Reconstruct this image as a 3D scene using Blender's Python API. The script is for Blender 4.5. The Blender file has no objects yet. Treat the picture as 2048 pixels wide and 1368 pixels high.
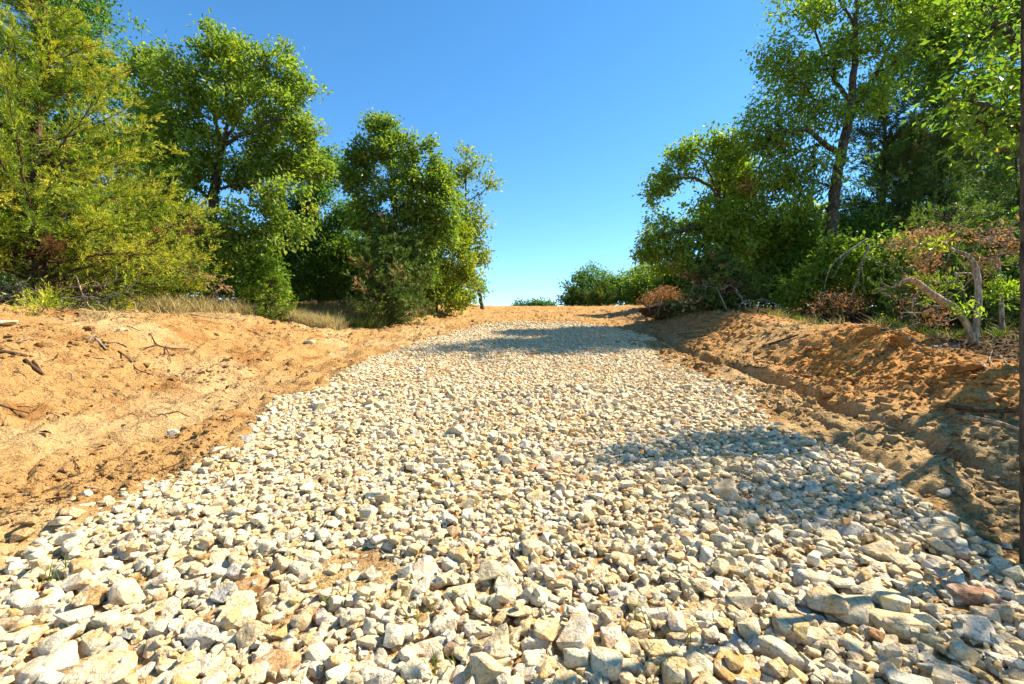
import bpy, bmesh, math
import numpy as np
from mathutils import Vector, Matrix

# ------------------------------------------------------------------ basics
W, H_, F, CX, CY, CZ = 2048, 1368, 967.0, 1024.0, 684.0, 1.4
SC = bpy.context.scene
COL = SC.collection
R = math.radians
SUN_AZ, SUN_EL = R(73), R(46)


def P(px, py, Y):
    """world point seen at a photograph pixel, at distance Y along the view"""
    return np.array([(px - CX) / F * Y, Y, CZ - (py - CY) / F * Y])


def interp(y, xs, ys):
    return np.interp(y, xs, ys)


def sstep(a, b, x):
    t = np.clip((x - a) / (b - a), 0, 1)
    return t * t * (3 - 2 * t)


def _hash(ix, iy, iz, seed):
    h = (ix.astype(np.int64) * 374761393 + iy.astype(np.int64) * 668265263 + iz.astype(np.int64) * 2147483647 + seed * 1274126177) & 0xFFFFFFFF
    h = ((h ^ (h >> 13)) * 1274126177) & 0xFFFFFFFF
    h = ((h ^ (h >> 16)) * 2246822519) & 0xFFFFFFFF
    return ((h ^ (h >> 15)) & 0xFFFFFF) / float(0xFFFFFF)


def vn2(x, y, seed=0):
    ix, iy = np.floor(x), np.floor(y)
    fx, fy = x - ix, y - iy
    fx, fy = fx * fx * fx * (fx * (fx * 6 - 15) + 10), fy * fy * fy * (fy * (fy * 6 - 15) + 10)
    z = np.zeros_like(ix)
    a = _hash(ix, iy, z, seed); b = _hash(ix + 1, iy, z, seed)
    c = _hash(ix, iy + 1, z, seed); d = _hash(ix + 1, iy + 1, z, seed)
    return (a * (1 - fx) + b * fx) * (1 - fy) + (c * (1 - fx) + d * fx) * fy


def vn3(p, seed=0):
    i = np.floor(p); f = p - i
    f = f * f * (3 - 2 * f)
    out = 0
    for dx in (0, 1):
        wx = f[:, 0] if dx else 1 - f[:, 0]
        for dy in (0, 1):
            wy = f[:, 1] if dy else 1 - f[:, 1]
            for dz in (0, 1):
                wz = f[:, 2] if dz else 1 - f[:, 2]
                out = out + wx * wy * wz * _hash(i[:, 0] + dx, i[:, 1] + dy, i[:, 2] + dz, seed)
    return out


def fbm2(x, y, seed=0, octv=4, gain=.5):
    s, a, t = 0, 1.0, 0
    for o in range(octv):
        c, d = math.cos(o * 1.1), math.sin(o * 1.1)
        k = 2.03 ** o
        s = s + a * vn2((x * c - y * d) * k + 17.3 * o, (x * d + y * c) * k - 9.1 * o, seed + o)
        t += a; a *= gain
    return s / t


# ------------------------------------------------------------------ mesh helpers
def mesh(name, v, polys, mat, smooth=False, attrs=None):
    """polys: list of int arrays (n,3) and/or (n,4)"""
    me = bpy.data.meshes.new(name)
    polys = [np.asarray(p, dtype=np.int32) for p in polys if len(p)]
    v = np.ascontiguousarray(v, dtype=np.float32)
    nl = sum(p.size for p in polys); npoly = sum(len(p) for p in polys)
    me.vertices.add(len(v)); me.vertices.foreach_set('co', v.ravel())
    me.loops.add(nl); me.loops.foreach_set('vertex_index', np.concatenate([p.ravel() for p in polys]))
    me.polygons.add(npoly)
    tot = np.concatenate([np.full(len(p), p.shape[1], np.int32) for p in polys])
    st = np.concatenate([[0], np.cumsum(tot)[:-1]]).astype(np.int32)
    me.polygons.foreach_set('loop_start', st)
    me.polygons.foreach_set('use_smooth', np.full(npoly, smooth))
    for an, (ty, data) in (attrs or {}).items():
        a = me.attributes.new(an, ty, 'POINT')
        a.data.foreach_set('color' if 'COLOR' in ty else 'value', np.ascontiguousarray(data, dtype=np.float32).ravel())
    me.materials.append(mat)
    me.update(calc_edges=True)
    return me


def link(name, me, parent=None, loc=None):
    o = bpy.data.objects.new(name, me); COL.objects.link(o)
    if loc is not None: o.location = loc
    if parent is not None: o.parent = parent
    return o


def tag(o, label=None, cat=None, group=None, kind=None):
    if label: o['label'] = label
    if cat: o['category'] = cat
    if group: o['group'] = group
    if kind: o['kind'] = kind
    return o


def empty(name, loc, label, cat, group=None):
    o = bpy.data.objects.new(name, None); COL.objects.link(o)
    o.location = [float(c) for c in loc]; o.empty_display_size = .2
    return tag(o, label, cat, group)


def frames(d):
    d = d / np.maximum(np.linalg.norm(d, axis=1, keepdims=True), 1e-9)
    up = np.where(np.abs(d[:, 2:3]) < .9, [[0, 0, 1.]], [[1., 0, 0]])
    u = np.cross(up, d); u /= np.maximum(np.linalg.norm(u, axis=1, keepdims=True), 1e-9)
    return d, u, np.cross(d, u)


def frusta(p0, r0, p1, r1, k=5):
    n = len(p0)
    d, u, w = frames(p1 - p0)
    a = np.arange(k) * 2 * math.pi / k
    ring = u[:, None, :] * np.cos(a)[None, :, None] + w[:, None, :] * np.sin(a)[None, :, None]
    ext = d * np.minimum(r0, np.linalg.norm(p1 - p0, axis=1) * .4)[:, None] * .4
    A = (p0 - ext)[:, None, :] + ring * r0[:, None, None]
    B = (p1 + ext * .6)[:, None, :] + ring * r1[:, None, None]
    v = np.concatenate([A, B], axis=1).reshape(-1, 3)
    i = np.arange(k); j = (i + 1) % k
    q = np.stack([i, j, j + k, i + k], 1)
    q = (q[None] + (np.arange(n) * 2 * k)[:, None, None]).reshape(-1, 4)
    return v, q


def resample(pts, step):
    pts = np.asarray(pts, float)
    L = np.concatenate([[0], np.cumsum(np.linalg.norm(np.diff(pts, axis=0), axis=1))])
    n = max(2, int(math.ceil(L[-1] / step)) + 1)
    t = np.linspace(0, L[-1], n)
    q = np.stack([np.interp(t, L, pts[:, k]) for k in range(3)], 1)
    for _ in range(2):
        if n > 3: q[1:-1] = (q[:-2] + 2 * q[1:-1] + q[2:]) / 4
    return q


def tube(pts, rad, k=9, lump=.12, seed=0, cap=True):
    """one continuous limb along pts with a lumpy bark outline"""
    pts = np.asarray(pts, float); n = len(pts)
    rad = np.broadcast_to(np.asarray(rad, float), (n,))
    t = np.gradient(pts, axis=0)
    t /= np.maximum(np.linalg.norm(t, axis=1, keepdims=True), 1e-9)
    u = np.cross(t[0], [0, 0, 1.] if abs(t[0][2]) < .9 else [1., 0, 0]); u /= np.linalg.norm(u)
    a = np.arange(k) * 2 * math.pi / k
    V = []
    for i in range(n):
        u = u - t[i] * u.dot(t[i]); u /= np.linalg.norm(u)
        w = np.cross(t[i], u)
        V.append(pts[i] + (np.outer(np.cos(a), u) + np.outer(np.sin(a), w)) * rad[i])
    V = np.array(V)
    nz = vn3(V.reshape(-1, 3) * (2.2 / max(rad.max(), .01)) * .35 + seed * 3.1, seed).reshape(n, k, 1) - .5
    V = V + (V - pts[:, None]) * nz * lump * 2
    v = V.reshape(-1, 3)
    i = np.arange(k); j = (i + 1) % k
    q = np.concatenate([np.stack([i, j, j + k, i + k], 1) + r * k for r in range(n - 1)])
    tri = np.zeros((0, 3), int)
    if cap:
        v = np.concatenate([v, pts[:1], pts[-1:]])
        tri = np.concatenate([np.stack([j, i, np.full(k, n * k)], 1), np.stack([i + (n - 1) * k, j + (n - 1) * k, np.full(k, n * k + 1)], 1)])
    return v, q, tri


class MB:
    def __init__(s): s.v, s.q, s.t, s.n, s.at = [], [], [], 0, []
    def add(s, v, q=(), t=(), at=None):
        v = np.asarray(v)
        if not len(v): return
        if len(q): s.q.append(np.asarray(q) + s.n)
        if len(t): s.t.append(np.asarray(t) + s.n)
        s.v.append(v); s.n += len(v)
        if at is not None: s.at.append(np.broadcast_to(np.asarray(at, float), (len(v),) + np.shape(at)[1:] if np.ndim(at) > 1 else (len(v),)))
    def build(s, name, mat, parent=None, smooth=False, attr=None, origin=None):
        v = np.concatenate(s.v)
        if origin is not None: v = v - origin
        polys = []
        if s.q: polys.append(np.concatenate(s.q))
        if s.t: polys.append(np.concatenate(s.t))
        at = {attr: ('FLOAT', np.concatenate(s.at))} if attr and s.at else None
        return link(name, mesh(name, v, polys, mat, smooth, at), parent, origin if parent is None else None)


# ------------------------------------------------------------------ materials
def new_mat(name):
    m = bpy.data.materials.new(name); m.use_nodes = True
    nt = m.node_tree; nt.nodes.clear()
    return m, nt, nt.nodes, nt.links


def N(nt, ty, **kw):
    n = nt.nodes.new(ty)
    for k, v in kw.items():
        if k.startswith('i_'):
            key = k[2:]
            n.inputs[int(key) if key.isdigit() else key].default_value = v
        else: setattr(n, k, v)
    return n


def ramp(nt, fac, stops):
    r = nt.nodes.new('ShaderNodeValToRGB')
    e = r.color_ramp.elements
    while len(e) > 1: e.remove(e[-1])
    e[0].position, e[0].color = stops[0][0], (*stops[0][1], 1)
    for p, c in stops[1:]:
        x = e.new(p); x.color = (*c, 1)
    nt.links.new(fac, r.inputs[0])
    return r.outputs[0]


def mixc(nt, fac, a, b, mode='MIX'):
    m = N(nt, 'ShaderNodeMix', data_type='RGBA', blend_type=mode)
    for sock, v in ((m.inputs[0], fac), (m.inputs[6], a), (m.inputs[7], b)):
        if hasattr(v, 'is_linked'): nt.links.new(v, sock)
        else: sock.default_value = v if not isinstance(v, tuple) else (*v, 1)
    return m.outputs[2]


def noise_node(nt, vec, scale, detail=4, rough=.55):
    n = N(nt, 'ShaderNodeTexNoise', i_Scale=scale, i_Detail=detail, i_Roughness=rough)
    nt.links.new(vec, n.inputs['Vector'])
    return n.outputs[0]


def mmath(nt, op, a, b=0.0, clamp=False):
    m = N(nt, 'ShaderNodeMath', operation=op, use_clamp=clamp)
    for i, v in enumerate((a, b)):
        if hasattr(v, 'is_linked'): nt.links.new(v, m.inputs[i])
        else: m.inputs[i].default_value = v
    return m.outputs[0]


def pos(nt):
    return nt.nodes.new('ShaderNodeNewGeometry').outputs['Position']


def bump(nt, h, strength, dist, normal=None):
    b = N(nt, 'ShaderNodeBump', i_Strength=strength, i_Distance=dist)
    nt.links.new(h, b.inputs['Height'])
    if normal is not None: nt.links.new(normal, b.inputs['Normal'])
    return b.outputs[0]


def finish(nt, color, rough=.9, normal=None, spec=.2):
    b = N(nt, 'ShaderNodeBsdfPrincipled', i_Roughness=rough)
    b.inputs['Specular IOR Level'].default_value = spec
    if hasattr(color, 'is_linked'): nt.links.new(color, b.inputs['Base Color'])
    else: b.inputs['Base Color'].default_value = (*color, 1)
    if normal is not None: nt.links.new(normal, b.inputs['Normal'])
    o = nt.nodes.new('ShaderNodeOutputMaterial')
    nt.links.new(b.outputs[0], o.inputs[0])
    return b


def mat_soil():
    m, nt, ns, ls = new_mat('sandy_soil')
    p = pos(nt)
    col = N(nt, 'ShaderNodeAttribute', attribute_name='soil').outputs['Color']
    n1 = noise_node(nt, p, 3.1, 5, .6)
    n2 = noise_node(nt, p, 38, 4, .65)
    n3 = noise_node(nt, p, 150, 3, .6)
    v = mmath(nt, 'ADD', mmath(nt, 'MULTIPLY', n1, .55), mmath(nt, 'MULTIPLY', n2, .75))
    k = ramp(nt, v, [(.38, (.30, .25, .20)), (.52, (.80, .77, .72)), (.68, (1.06, 1.05, 1.02)), (.9, (1.22, 1.24, 1.26))])
    c = mixc(nt, 1.0, col, k, 'MULTIPLY')
    vo = N(nt, 'ShaderNodeTexVoronoi', i_Scale=26.0, feature='F1')
    dist = N(nt, 'ShaderNodeMix', data_type='VECTOR')
    dist.inputs[0].default_value = .14
    ls.new(p, dist.inputs[4])
    nc = N(nt, 'ShaderNodeTexNoise', i_Scale=9.0, i_Detail=3.0); ls.new(p, nc.inputs['Vector'])
    ls.new(nc.outputs[1], dist.inputs[5])
    ls.new(dist.outputs[1], vo.inputs['Vector'])
    ve = N(nt, 'ShaderNodeTexVoronoi', i_Scale=5.5, feature='DISTANCE_TO_EDGE'); ls.new(dist.outputs[1], ve.inputs['Vector'])
    ck = ramp(nt, ve.outputs[0], [(0.0, (0, 0, 0)), (.05, (1, 1, 1))])
    msk = ramp(nt, noise_node(nt, p, 1.3, 3, .5), [(.48, (1, 1, 1)), (.58, (0, 0, 0))])
    ckm = mixc(nt, msk, ck, (1, 1, 1))
    b = bump(nt, n1, .7, .14)
    b = bump(nt, ckm, .8, .05, b)
    b = bump(nt, vo.outputs[0], .6, .03, b)
    b = bump(nt, n2, 1.0, .045, b)
    b = bump(nt, n3, .6, .008, b)
    finish(nt, c, .95, b, .1)
    return m


def mat_rock():
    m, nt, ns, ls = new_mat('limestone')
    p = pos(nt)
    col = N(nt, 'ShaderNodeAttribute', attribute_name='tint').outputs['Color']
    n1 = noise_node(nt, p, 16, 5, .6)
    n2 = noise_node(nt, p, 70, 5, .7)
    n3 = noise_node(nt, p, 9, 3, .6)
    stain = ramp(nt, n3, [(.48, (0, 0, 0)), (.64, (.8, .8, .8))])
    c = mixc(nt, stain, col, mixc(nt, 1.0, col, (.92, .74, .48), 'MULTIPLY'))
    pale = ramp(nt, n1, [(.48, (0, 0, 0)), (.62, (.55, .55, .55))])
    c = mixc(nt, pale, c, (.65, .575, .43))
    speck = ramp(nt, n2, [(.30, (.30, .26, .21)), (.43, (.86, .84, .80)), (.7, (1.12, 1.12, 1.12))])
    c = mixc(nt, 1.0, c, speck, 'MULTIPLY')
    vo = N(nt, 'ShaderNodeTexVoronoi', i_Scale=11.0, feature='DISTANCE_TO_EDGE')
    dist = N(nt, 'ShaderNodeMix', data_type='VECTOR'); dist.inputs[0].default_value = .12
    nc = N(nt, 'ShaderNodeTexNoise', i_Scale=18.0, i_Detail=3.0); ls.new(p, nc.inputs['Vector'])
    ls.new(p, dist.inputs[4]); ls.new(nc.outputs[1], dist.inputs[5]); ls.new(dist.outputs[1], vo.inputs['Vector'])
    crack = ramp(nt, vo.outputs[0], [(0.0, (.45, .40, .33)), (.018, (1, 1, 1))])
    c = mixc(nt, .75, c, mixc(nt, 1.0, c, crack, 'MULTIPLY'))
    b = bump(nt, n1, .85, .03)
    b = bump(nt, n2, .9, .010, b)
    finish(nt, c, .82, b, .25)
    return m


def mat_bark(name, dark, light, scale=1.0):
    m, nt, ns, ls = new_mat(name)
    p = pos(nt)
    mp = N(nt, 'ShaderNodeMapping'); mp.inputs['Scale'].default_value = (1, 1, .28)
    ls.new(p, mp.inputs[0])
    n1 = noise_node(nt, mp.outputs[0], 30 * scale, 5, .65)
    n2 = noise_node(nt, p, 4, 3, .5)
    c = ramp(nt, mmath(nt, 'ADD', mmath(nt, 'MULTIPLY', n1, .8), mmath(nt, 'MULTIPLY', n2, .25)), [(.40, dark), (.66, light)])
    finish(nt, c, .9, bump(nt, n1, 1.0, .03), .15)
    return m


def mat_leaf(name, stops, trans=.54, rough=.45, spec=.4, tmul=(1.15, 1.25, .45)):
    m, nt, ns, ls = new_mat(name)
    t = N(nt, 'ShaderNodeAttribute', attribute_name='tint').outputs['Fac']
    c = ramp(nt, t, stops)
    b = N(nt, 'ShaderNodeBsdfPrincipled', i_Roughness=rough)
    b.inputs['Specular IOR Level'].default_value = spec
    ls.new(c, b.inputs['Base Color'])
    tr = N(nt, 'ShaderNodeBsdfTranslucent')
    ls.new(mixc(nt, 1.0, c, tmul, 'MULTIPLY'), tr.inputs[0])
    mx = N(nt, 'ShaderNodeMixShader', i_0=trans)
    ls.new(b.outputs[0], mx.inputs[1]); ls.new(tr.outputs[0], mx.inputs[2])
    o = nt.nodes.new('ShaderNodeOutputMaterial'); ls.new(mx.outputs[0], o.inputs[0])
    return m


M = dict(
    soil=mat_soil(), rock=mat_rock(),
    oakbark=mat_bark('oak_bark', (.022, .017, .013), (.13, .105, .08)),
    cedarbark=mat_bark('cedar_bark', (.03, .018, .011), (.17, .10, .06)),
    greybark=mat_bark('weathered_wood', (.07, .055, .04), (.48, .41, .32), 1.0),
    tanbark=mat_bark('peeling_bark', (.12, .07, .04), (.58, .43, .27), .9),
    charbark=mat_bark('blackened_bark', (.03, .024, .024), (.17, .13, .12), 1.0),
    darkwood=mat_bark('damp_wood', (.03, .018, .010), (.17, .10, .055), 1.4),
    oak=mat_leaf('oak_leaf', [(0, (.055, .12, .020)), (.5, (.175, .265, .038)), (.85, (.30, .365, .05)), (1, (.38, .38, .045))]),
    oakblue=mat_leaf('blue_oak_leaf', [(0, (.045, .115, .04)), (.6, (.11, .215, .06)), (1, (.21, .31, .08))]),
    oakbacklit=mat_leaf('oak_leaf_backlit_tint', [(0, (.09, .175, .022)), (.5, (.225, .325, .038)), (1, (.38, .42, .045))], .55),  # oak leaf brightened, sun shining through is painted into its colour
    yellow=mat_leaf('yellowing_leaf', [(0, (.13, .20, .016)), (.5, (.28, .33, .024)), (1, (.50, .42, .03))], .5),
    lime=mat_leaf('lime_leaf', [(0, (.08, .17, .02)), (.6, (.19, .30, .034)), (1, (.36, .40, .045))], .5),
    cedar=mat_leaf('cedar_spray', [(0, (.04, .085, .018)), (.6, (.09, .165, .032)), (1, (.18, .25, .045))], .22, .6, .2),
    goldcedar=mat_leaf('golden_cedar_spray', [(0, (.07, .145, .014)), (.4, (.20, .30, .022)), (.75, (.40, .46, .03)), (1, (.54, .48, .05))], .34, .6, .2),
    dead=mat_leaf('dead_leaf', [(0, (.20, .10, .045)), (.55, (.42, .235, .11)), (1, (.60, .42, .23))], .3, .7, .15, (1.1, .9, .6)),
    straw=mat_leaf('dry_grass', [(0, (.22, .16, .06)), (.6, (.42, .33, .14)), (1, (.56, .48, .26))], .3, .7, .15, (1, 1, .8)),
    green_grass=mat_leaf('green_grass', [(0, (.07, .12, .018)), (.6, (.18, .21, .03)), (1, (.42, .33, .08))], .35, .6, .2),
    litter=mat_leaf('leaf_litter', [(0, (.035, .020, .011)), (.6, (.13, .075, .035)), (1, (.30, .20, .11))], .1, .8, .1, (1, .9, .7)),
)

# ------------------------------------------------------------------ terrain
_gy = np.linspace(-60, 700, 7601)
_sl = np.interp(_gy, [-60, -20, 0, 18, 32, 48, 120, 700], [0, .10, .139, .139, 0.0, -.035, -.03, .0])
_gz = np.concatenate([[0], np.cumsum((_sl[1:] + _sl[:-1]) / 2 * np.diff(_gy))]); _gz -= np.interp(0, _gy, _gz)


def road_z(y): return np.interp(y, _gy, _gz)


def left_toe(y): return interp(y, [0, 9, 12, 14, 20, 30], [-2.75, -2.75, -2.6, -2.2, -.9, -.6])
def left_h(y): return interp(y, [0, 5, 7, 10, 12.5, 14, 16, 18, 22, 26, 34], [.9, .95, .92, .62, .15, .08, .26, .42, .30, .10, 0])
def left_w(y): return interp(y, [0, 9, 13, 17, 26], [4.2, 4.0, 3.0, 2.0, 2.2])
def right_ridge(y): return interp(y, [0, 3, 6, 10, 15, 20, 30], [4.6, 4.6, 4.9, 5.0, 4.9, 5.2, 6.5])
def right_h(y): return interp(y, [0, 3, 4.5, 7, 10, 15, 18, 22, 30], [.40, .42, .52, .60, .55, .33, .18, .06, 0])


def base_h(x, y):
    x = np.asarray(x, float); y = np.asarray(y, float)
    z = road_z(y)
    wig = (vn2(x * .35 + 5, y * .35, 11) - .5) * .6 + (vn2(x * .9, y * .9, 12) - .5) * .25
    # left bank
    d = left_toe(y) - x + wig * .8
    lb = left_h(y) * sstep(.2, left_w(y), d)
    z = z + lb * (1 + .14 * (vn2(x * .8, y * .8, 14) - .5))
    # right bank with a lip
    rr = right_ridge(y) + wig * .45
    rh = right_h(y) * (1 + .35 * (vn2(x * .1 + 3, y * .75, 13) - .5))
    rise = .12 * sstep(rr - 2.2, rr - 1.3, x) + .88 * sstep(rr - 1.45, rr + .05, x)
    lip = np.exp(-((x - rr) / .5) ** 2) * .09
    z = z + rh * (rise * .92 + lip * 1.0) - rh * .18 * sstep(rr + .4, rr + 1.2, x)
    # rolling ground in the woods
    wood = np.maximum(sstep(2.5, 7, d), sstep(1.2, 4, x - rr))
    z = z + wood * ((fbm2(x * .25, y * .25, 21, 3) - .5) * .5)
    # shallow ditch and wheel rut beside the gravel on the berm side
    wr = wig * .45 + (vn2(x * .1, y * 2.3, 15) - .5) * .16
    rut = (.35 + 1.0 * vn2(x * .2, y * 1.1, 16)) * np.exp(-((x - 3.25 - wr) / .10) ** 2) * sstep(2, 4, y) * (1 - sstep(10, 13, y))
    z = z - .11 * rut + .05 * (.3 + vn2(x * .2, y * 1.1, 16)) * sstep(3.29, 3.38, x - wr) * (1 - sstep(3.4, 4.2, x)) * sstep(2, 4, y) * (1 - sstep(10, 13, y))
    return z


def gravel_l(y): return interp(y, [-2, 1, 2.15, 3, 4.5, 7.5, 9, 10.4, 12, 13.5, 14.8], [-2.15, -2.15, -2.14, -2.36, -2.36, -2.40, -2.15, -1.7, -1.2, -.65, .5])
def gravel_r(y): return interp(y, [-2, 1, 2.4, 3, 5.2, 9.7, 11, 12.3, 13.5, 14.8], [2.65, 2.65, 2.55, 2.45, 2.56, 2.67, 2.9, 2.87, 2.3, .6])


def gravel_in(x, y):
    """signed distance-ish into the gravel bed"""
    w = (vn2(x * 1.7, y * 1.7, 31) - .5) * .45 + (vn2(x * 5, y * 5, 32) - .5) * .2
    d = np.minimum(x - gravel_l(y), gravel_r(y) - x)
    d = np.minimum(d, 14.3 - y)
    return d + w * np.where(y > 10, 1.7, 1.0)


def detail_h(x, y):
    rr = right_ridge(y)
    gi = gravel_in(x, y)
    berm = np.exp(-((x - rr + .5) / .9) ** 2) * (1 - sstep(12, 16, y))
    dirt = 1 - .75 * sstep(-.1, .3, gi)
    near_r = sstep(2.6, 3.2, x) * (1 - sstep(5.5, 8, y))
    amp = dirt * (.8 - .45 * berm + .12 * near_r)
    lumps = np.maximum(0, fbm2(x * 5.5, y * 5.5, 41, 3, .6) - .50)
    clods = np.maximum(0, vn2(x * 11 + vn2(x * 4, y * 4, 47) * 2, y * 11, 42) - .60)
    fine = fbm2(x * 18, y * 18, 43, 3, .6) - .5
    med = fbm2(x * 1.6, y * 1.6, 44, 3) - .5
    scr = vn2(x * 1.2 + y * 3.2, y * .9 - x * .35, 45) - .5
    pits = np.maximum(0, vn2(x * 7.3 - 40, y * 5.1, 46) - .72)
    h = .15 * lumps + .09 * clods + .045 * fine + .12 * med * dirt + .04 * scr - .20 * pits
    crack = np.maximum(0, 1 - np.abs(fbm2(x * 1.9, y * 1.1, 48, 3) - .5) * 26)
    near = 1 - sstep(14, 40, np.hypot(x, y))
    # lug marks of a machine on the left apron, running with the slope
    lug = (np.abs(np.sin((y * .92 + x * .38) * 13 + vn2(x * 2, y * 2, 49) * 5)) - .5) * sstep(2.9, 3.6, -x) * (1 - sstep(5.0, 5.8, -x)) * sstep(3.6, 4.2, y) * (1 - sstep(8, 9, y))
    # soil runs down the bank and long machine tracks beside the gravel
    run = np.abs(fbm2(x * 1.3, y * 6.5 + x * 1.2, 53, 3) - .5) * berm
    off = np.where(x < 0, gravel_l(np.minimum(y, 9)) - x, x - gravel_r(np.minimum(y, 9)))
    lane = sstep(.1, .5, off) * (1 - sstep(2.6, 3.6, off)) * (1 - sstep(9, 13, y)) * (1 - berm)
    stria = (vn2(off * 5.5 + vn2(x * .8, y * .8, 54), y * .28, 55) - .5) * .075 + (vn2(off * 14, y * .6, 56) - .5) * .03
    wheel = (np.exp(-((off - .75) / .13) ** 2) + np.exp(-((off - 1.9) / .16) ** 2)) * (.6 + .4 * np.sin(y * 34 + off * 9))
    return (h * amp - .06 * crack * dirt + .014 * lug - .10 * run + lane * (stria - .03 * wheel * (x < 0))) * near


def ground_h(x, y): return base_h(x, y) + detail_h(x, y)


_ys = np.concatenate([np.arange(1.2, 30, .02), np.arange(30, 120, .2)])


def G(px, py):
    """where the sight line through a photograph pixel meets the ground"""
    x = (px - CX) / F * _ys
    z = CZ - (py - CY) / F * _ys
    hit = np.nonzero(base_h(x, _ys) >= z)[0]
    i = hit[0] if len(hit) else len(_ys) - 1
    return np.array([x[i], _ys[i], float(base_h(x[i], _ys[i]))])


def on_ground(x, y, dz=0.): return np.array([x, y, float(ground_h(np.array([x]), np.array([y]))[0]) + dz])


def graded(a, b, step, far, ratio=1.07, first=None):
    mid = list(np.arange(a, b, step)); lo, hi = [], []
    s, p = step, a
    while p > far[0]: s *= ratio; p -= s; lo.append(p)
    s, p = step, mid[-1]
    while p < far[1]: s *= ratio; p += s; hi.append(p)
    return np.array(lo[::-1] + mid + hi)


def soil_colour(x, y):
    rr = right_ridge(y); gi = gravel_in(x, y)
    n = fbm2(x * .9, y * .9, 51, 4)[:, None]; n2 = fbm2(x * 3.3, y * 3.3, 52, 4)[:, None]
    tan = np.array([.44, .257, .10]); pale = np.array([.505, .338, .16]); damp = np.array([.31, .15, .048])
    c = tan + (pale - tan) * sstep(.45, .68, n) + (damp - tan) * .8 * sstep(.55, .75, n2)
    far = sstep(9, 20, y)[:, None]
    c = c * (1 - far) + far * (np.array([.47, .27, .10]) * (.85 + .3 * n2))
    orange = np.array([.66, .295, .068]); rust = np.array([.58, .245, .055])
    bm = (sstep(rr - 1.7, rr - .9, x + (n[:, 0] - .5) * .8) * (1 - sstep(rr + .3, rr + .8, x)) * sstep(3.6, 4.6, y) * (1 - sstep(9, 14, y)))[:, None]
    mid = np.exp(-((y - 8.0) / 1.2) ** 2)[:, None]  # sunlit stretch of the bank, painted as a band of paler soil
    oc = orange + (rust - orange) * sstep(.5, .7, n2) + (pale * 1.1 - orange) * np.clip(.22 * sstep(.5, .65, n) + .8 * mid, 0, .9)
    c = c * (1 - bm) + oc * bm
    gy = (sstep(2.5, 2.9, x) * (1 - sstep(3.6, 4.4, x)) * (1 - sstep(4.2, 6, y)))[:, None] * .75
    c = c * (1 - gy) + gy * (np.array([.47, .33, .165]) * (.7 + .6 * n2))
    brown = (sstep(2.7, 3.3, x) * (1 - sstep(4.8, 5.4, x)) * sstep(8, 11, y) * (1 - sstep(15, 18, y)))[:, None]
    c = c * (1 - .6 * brown) + .6 * brown * np.array([.40, .235, .105])
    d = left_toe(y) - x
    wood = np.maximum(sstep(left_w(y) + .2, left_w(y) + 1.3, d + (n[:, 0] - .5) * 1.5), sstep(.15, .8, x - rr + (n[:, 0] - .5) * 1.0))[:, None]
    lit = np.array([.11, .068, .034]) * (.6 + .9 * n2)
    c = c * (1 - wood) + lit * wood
    hay = ((1 - sstep(.8, 2.2, np.abs(d - left_w(y) - .3))) * sstep(8.5, 10, y) * (1 - sstep(15, 17, y)))[:, None]
    c = c * (1 - .6 * hay) + .6 * hay * np.array([.34, .25, .12])
    return np.clip(c, .01, .9)


def build_ground():
    xs = graded(-9.5, 7.5, .028, (-650, 650), 1.075)
    ys = graded(1.3, 4.0, .022, (-60, 1.3), 1.12)
    ys = ys[ys < 4.0]
    y = [ys[-1]]; s = .022
    while y[-1] < 700:
        s = max(.022, .0062 * y[-1]) if y[-1] < 34 else s * 1.06
        y.append(y[-1] + s)
    ys = np.concatenate([ys, y[1:]])
    X, Y = np.meshgrid(xs, ys)
    x, y = X.ravel(), Y.ravel()
    z = base_h(x, y) + detail_h(x, y)
    nx, ny = len(xs), len(ys)
    i = np.arange(nx * ny).reshape(ny, nx)
    q = np.stack([i[:-1, :-1], i[:-1, 1:], i[1:, 1:], i[1:, :-1]], -1).reshape(-1, 4)
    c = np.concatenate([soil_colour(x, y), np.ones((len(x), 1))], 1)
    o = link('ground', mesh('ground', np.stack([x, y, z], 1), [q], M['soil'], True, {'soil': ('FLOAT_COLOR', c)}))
    tag(o, 'bare sandy tan soil sloping up to the crest with an orange bank', None, None, 'structure')
    print('ground verts', nx * ny)


build_ground()

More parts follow.
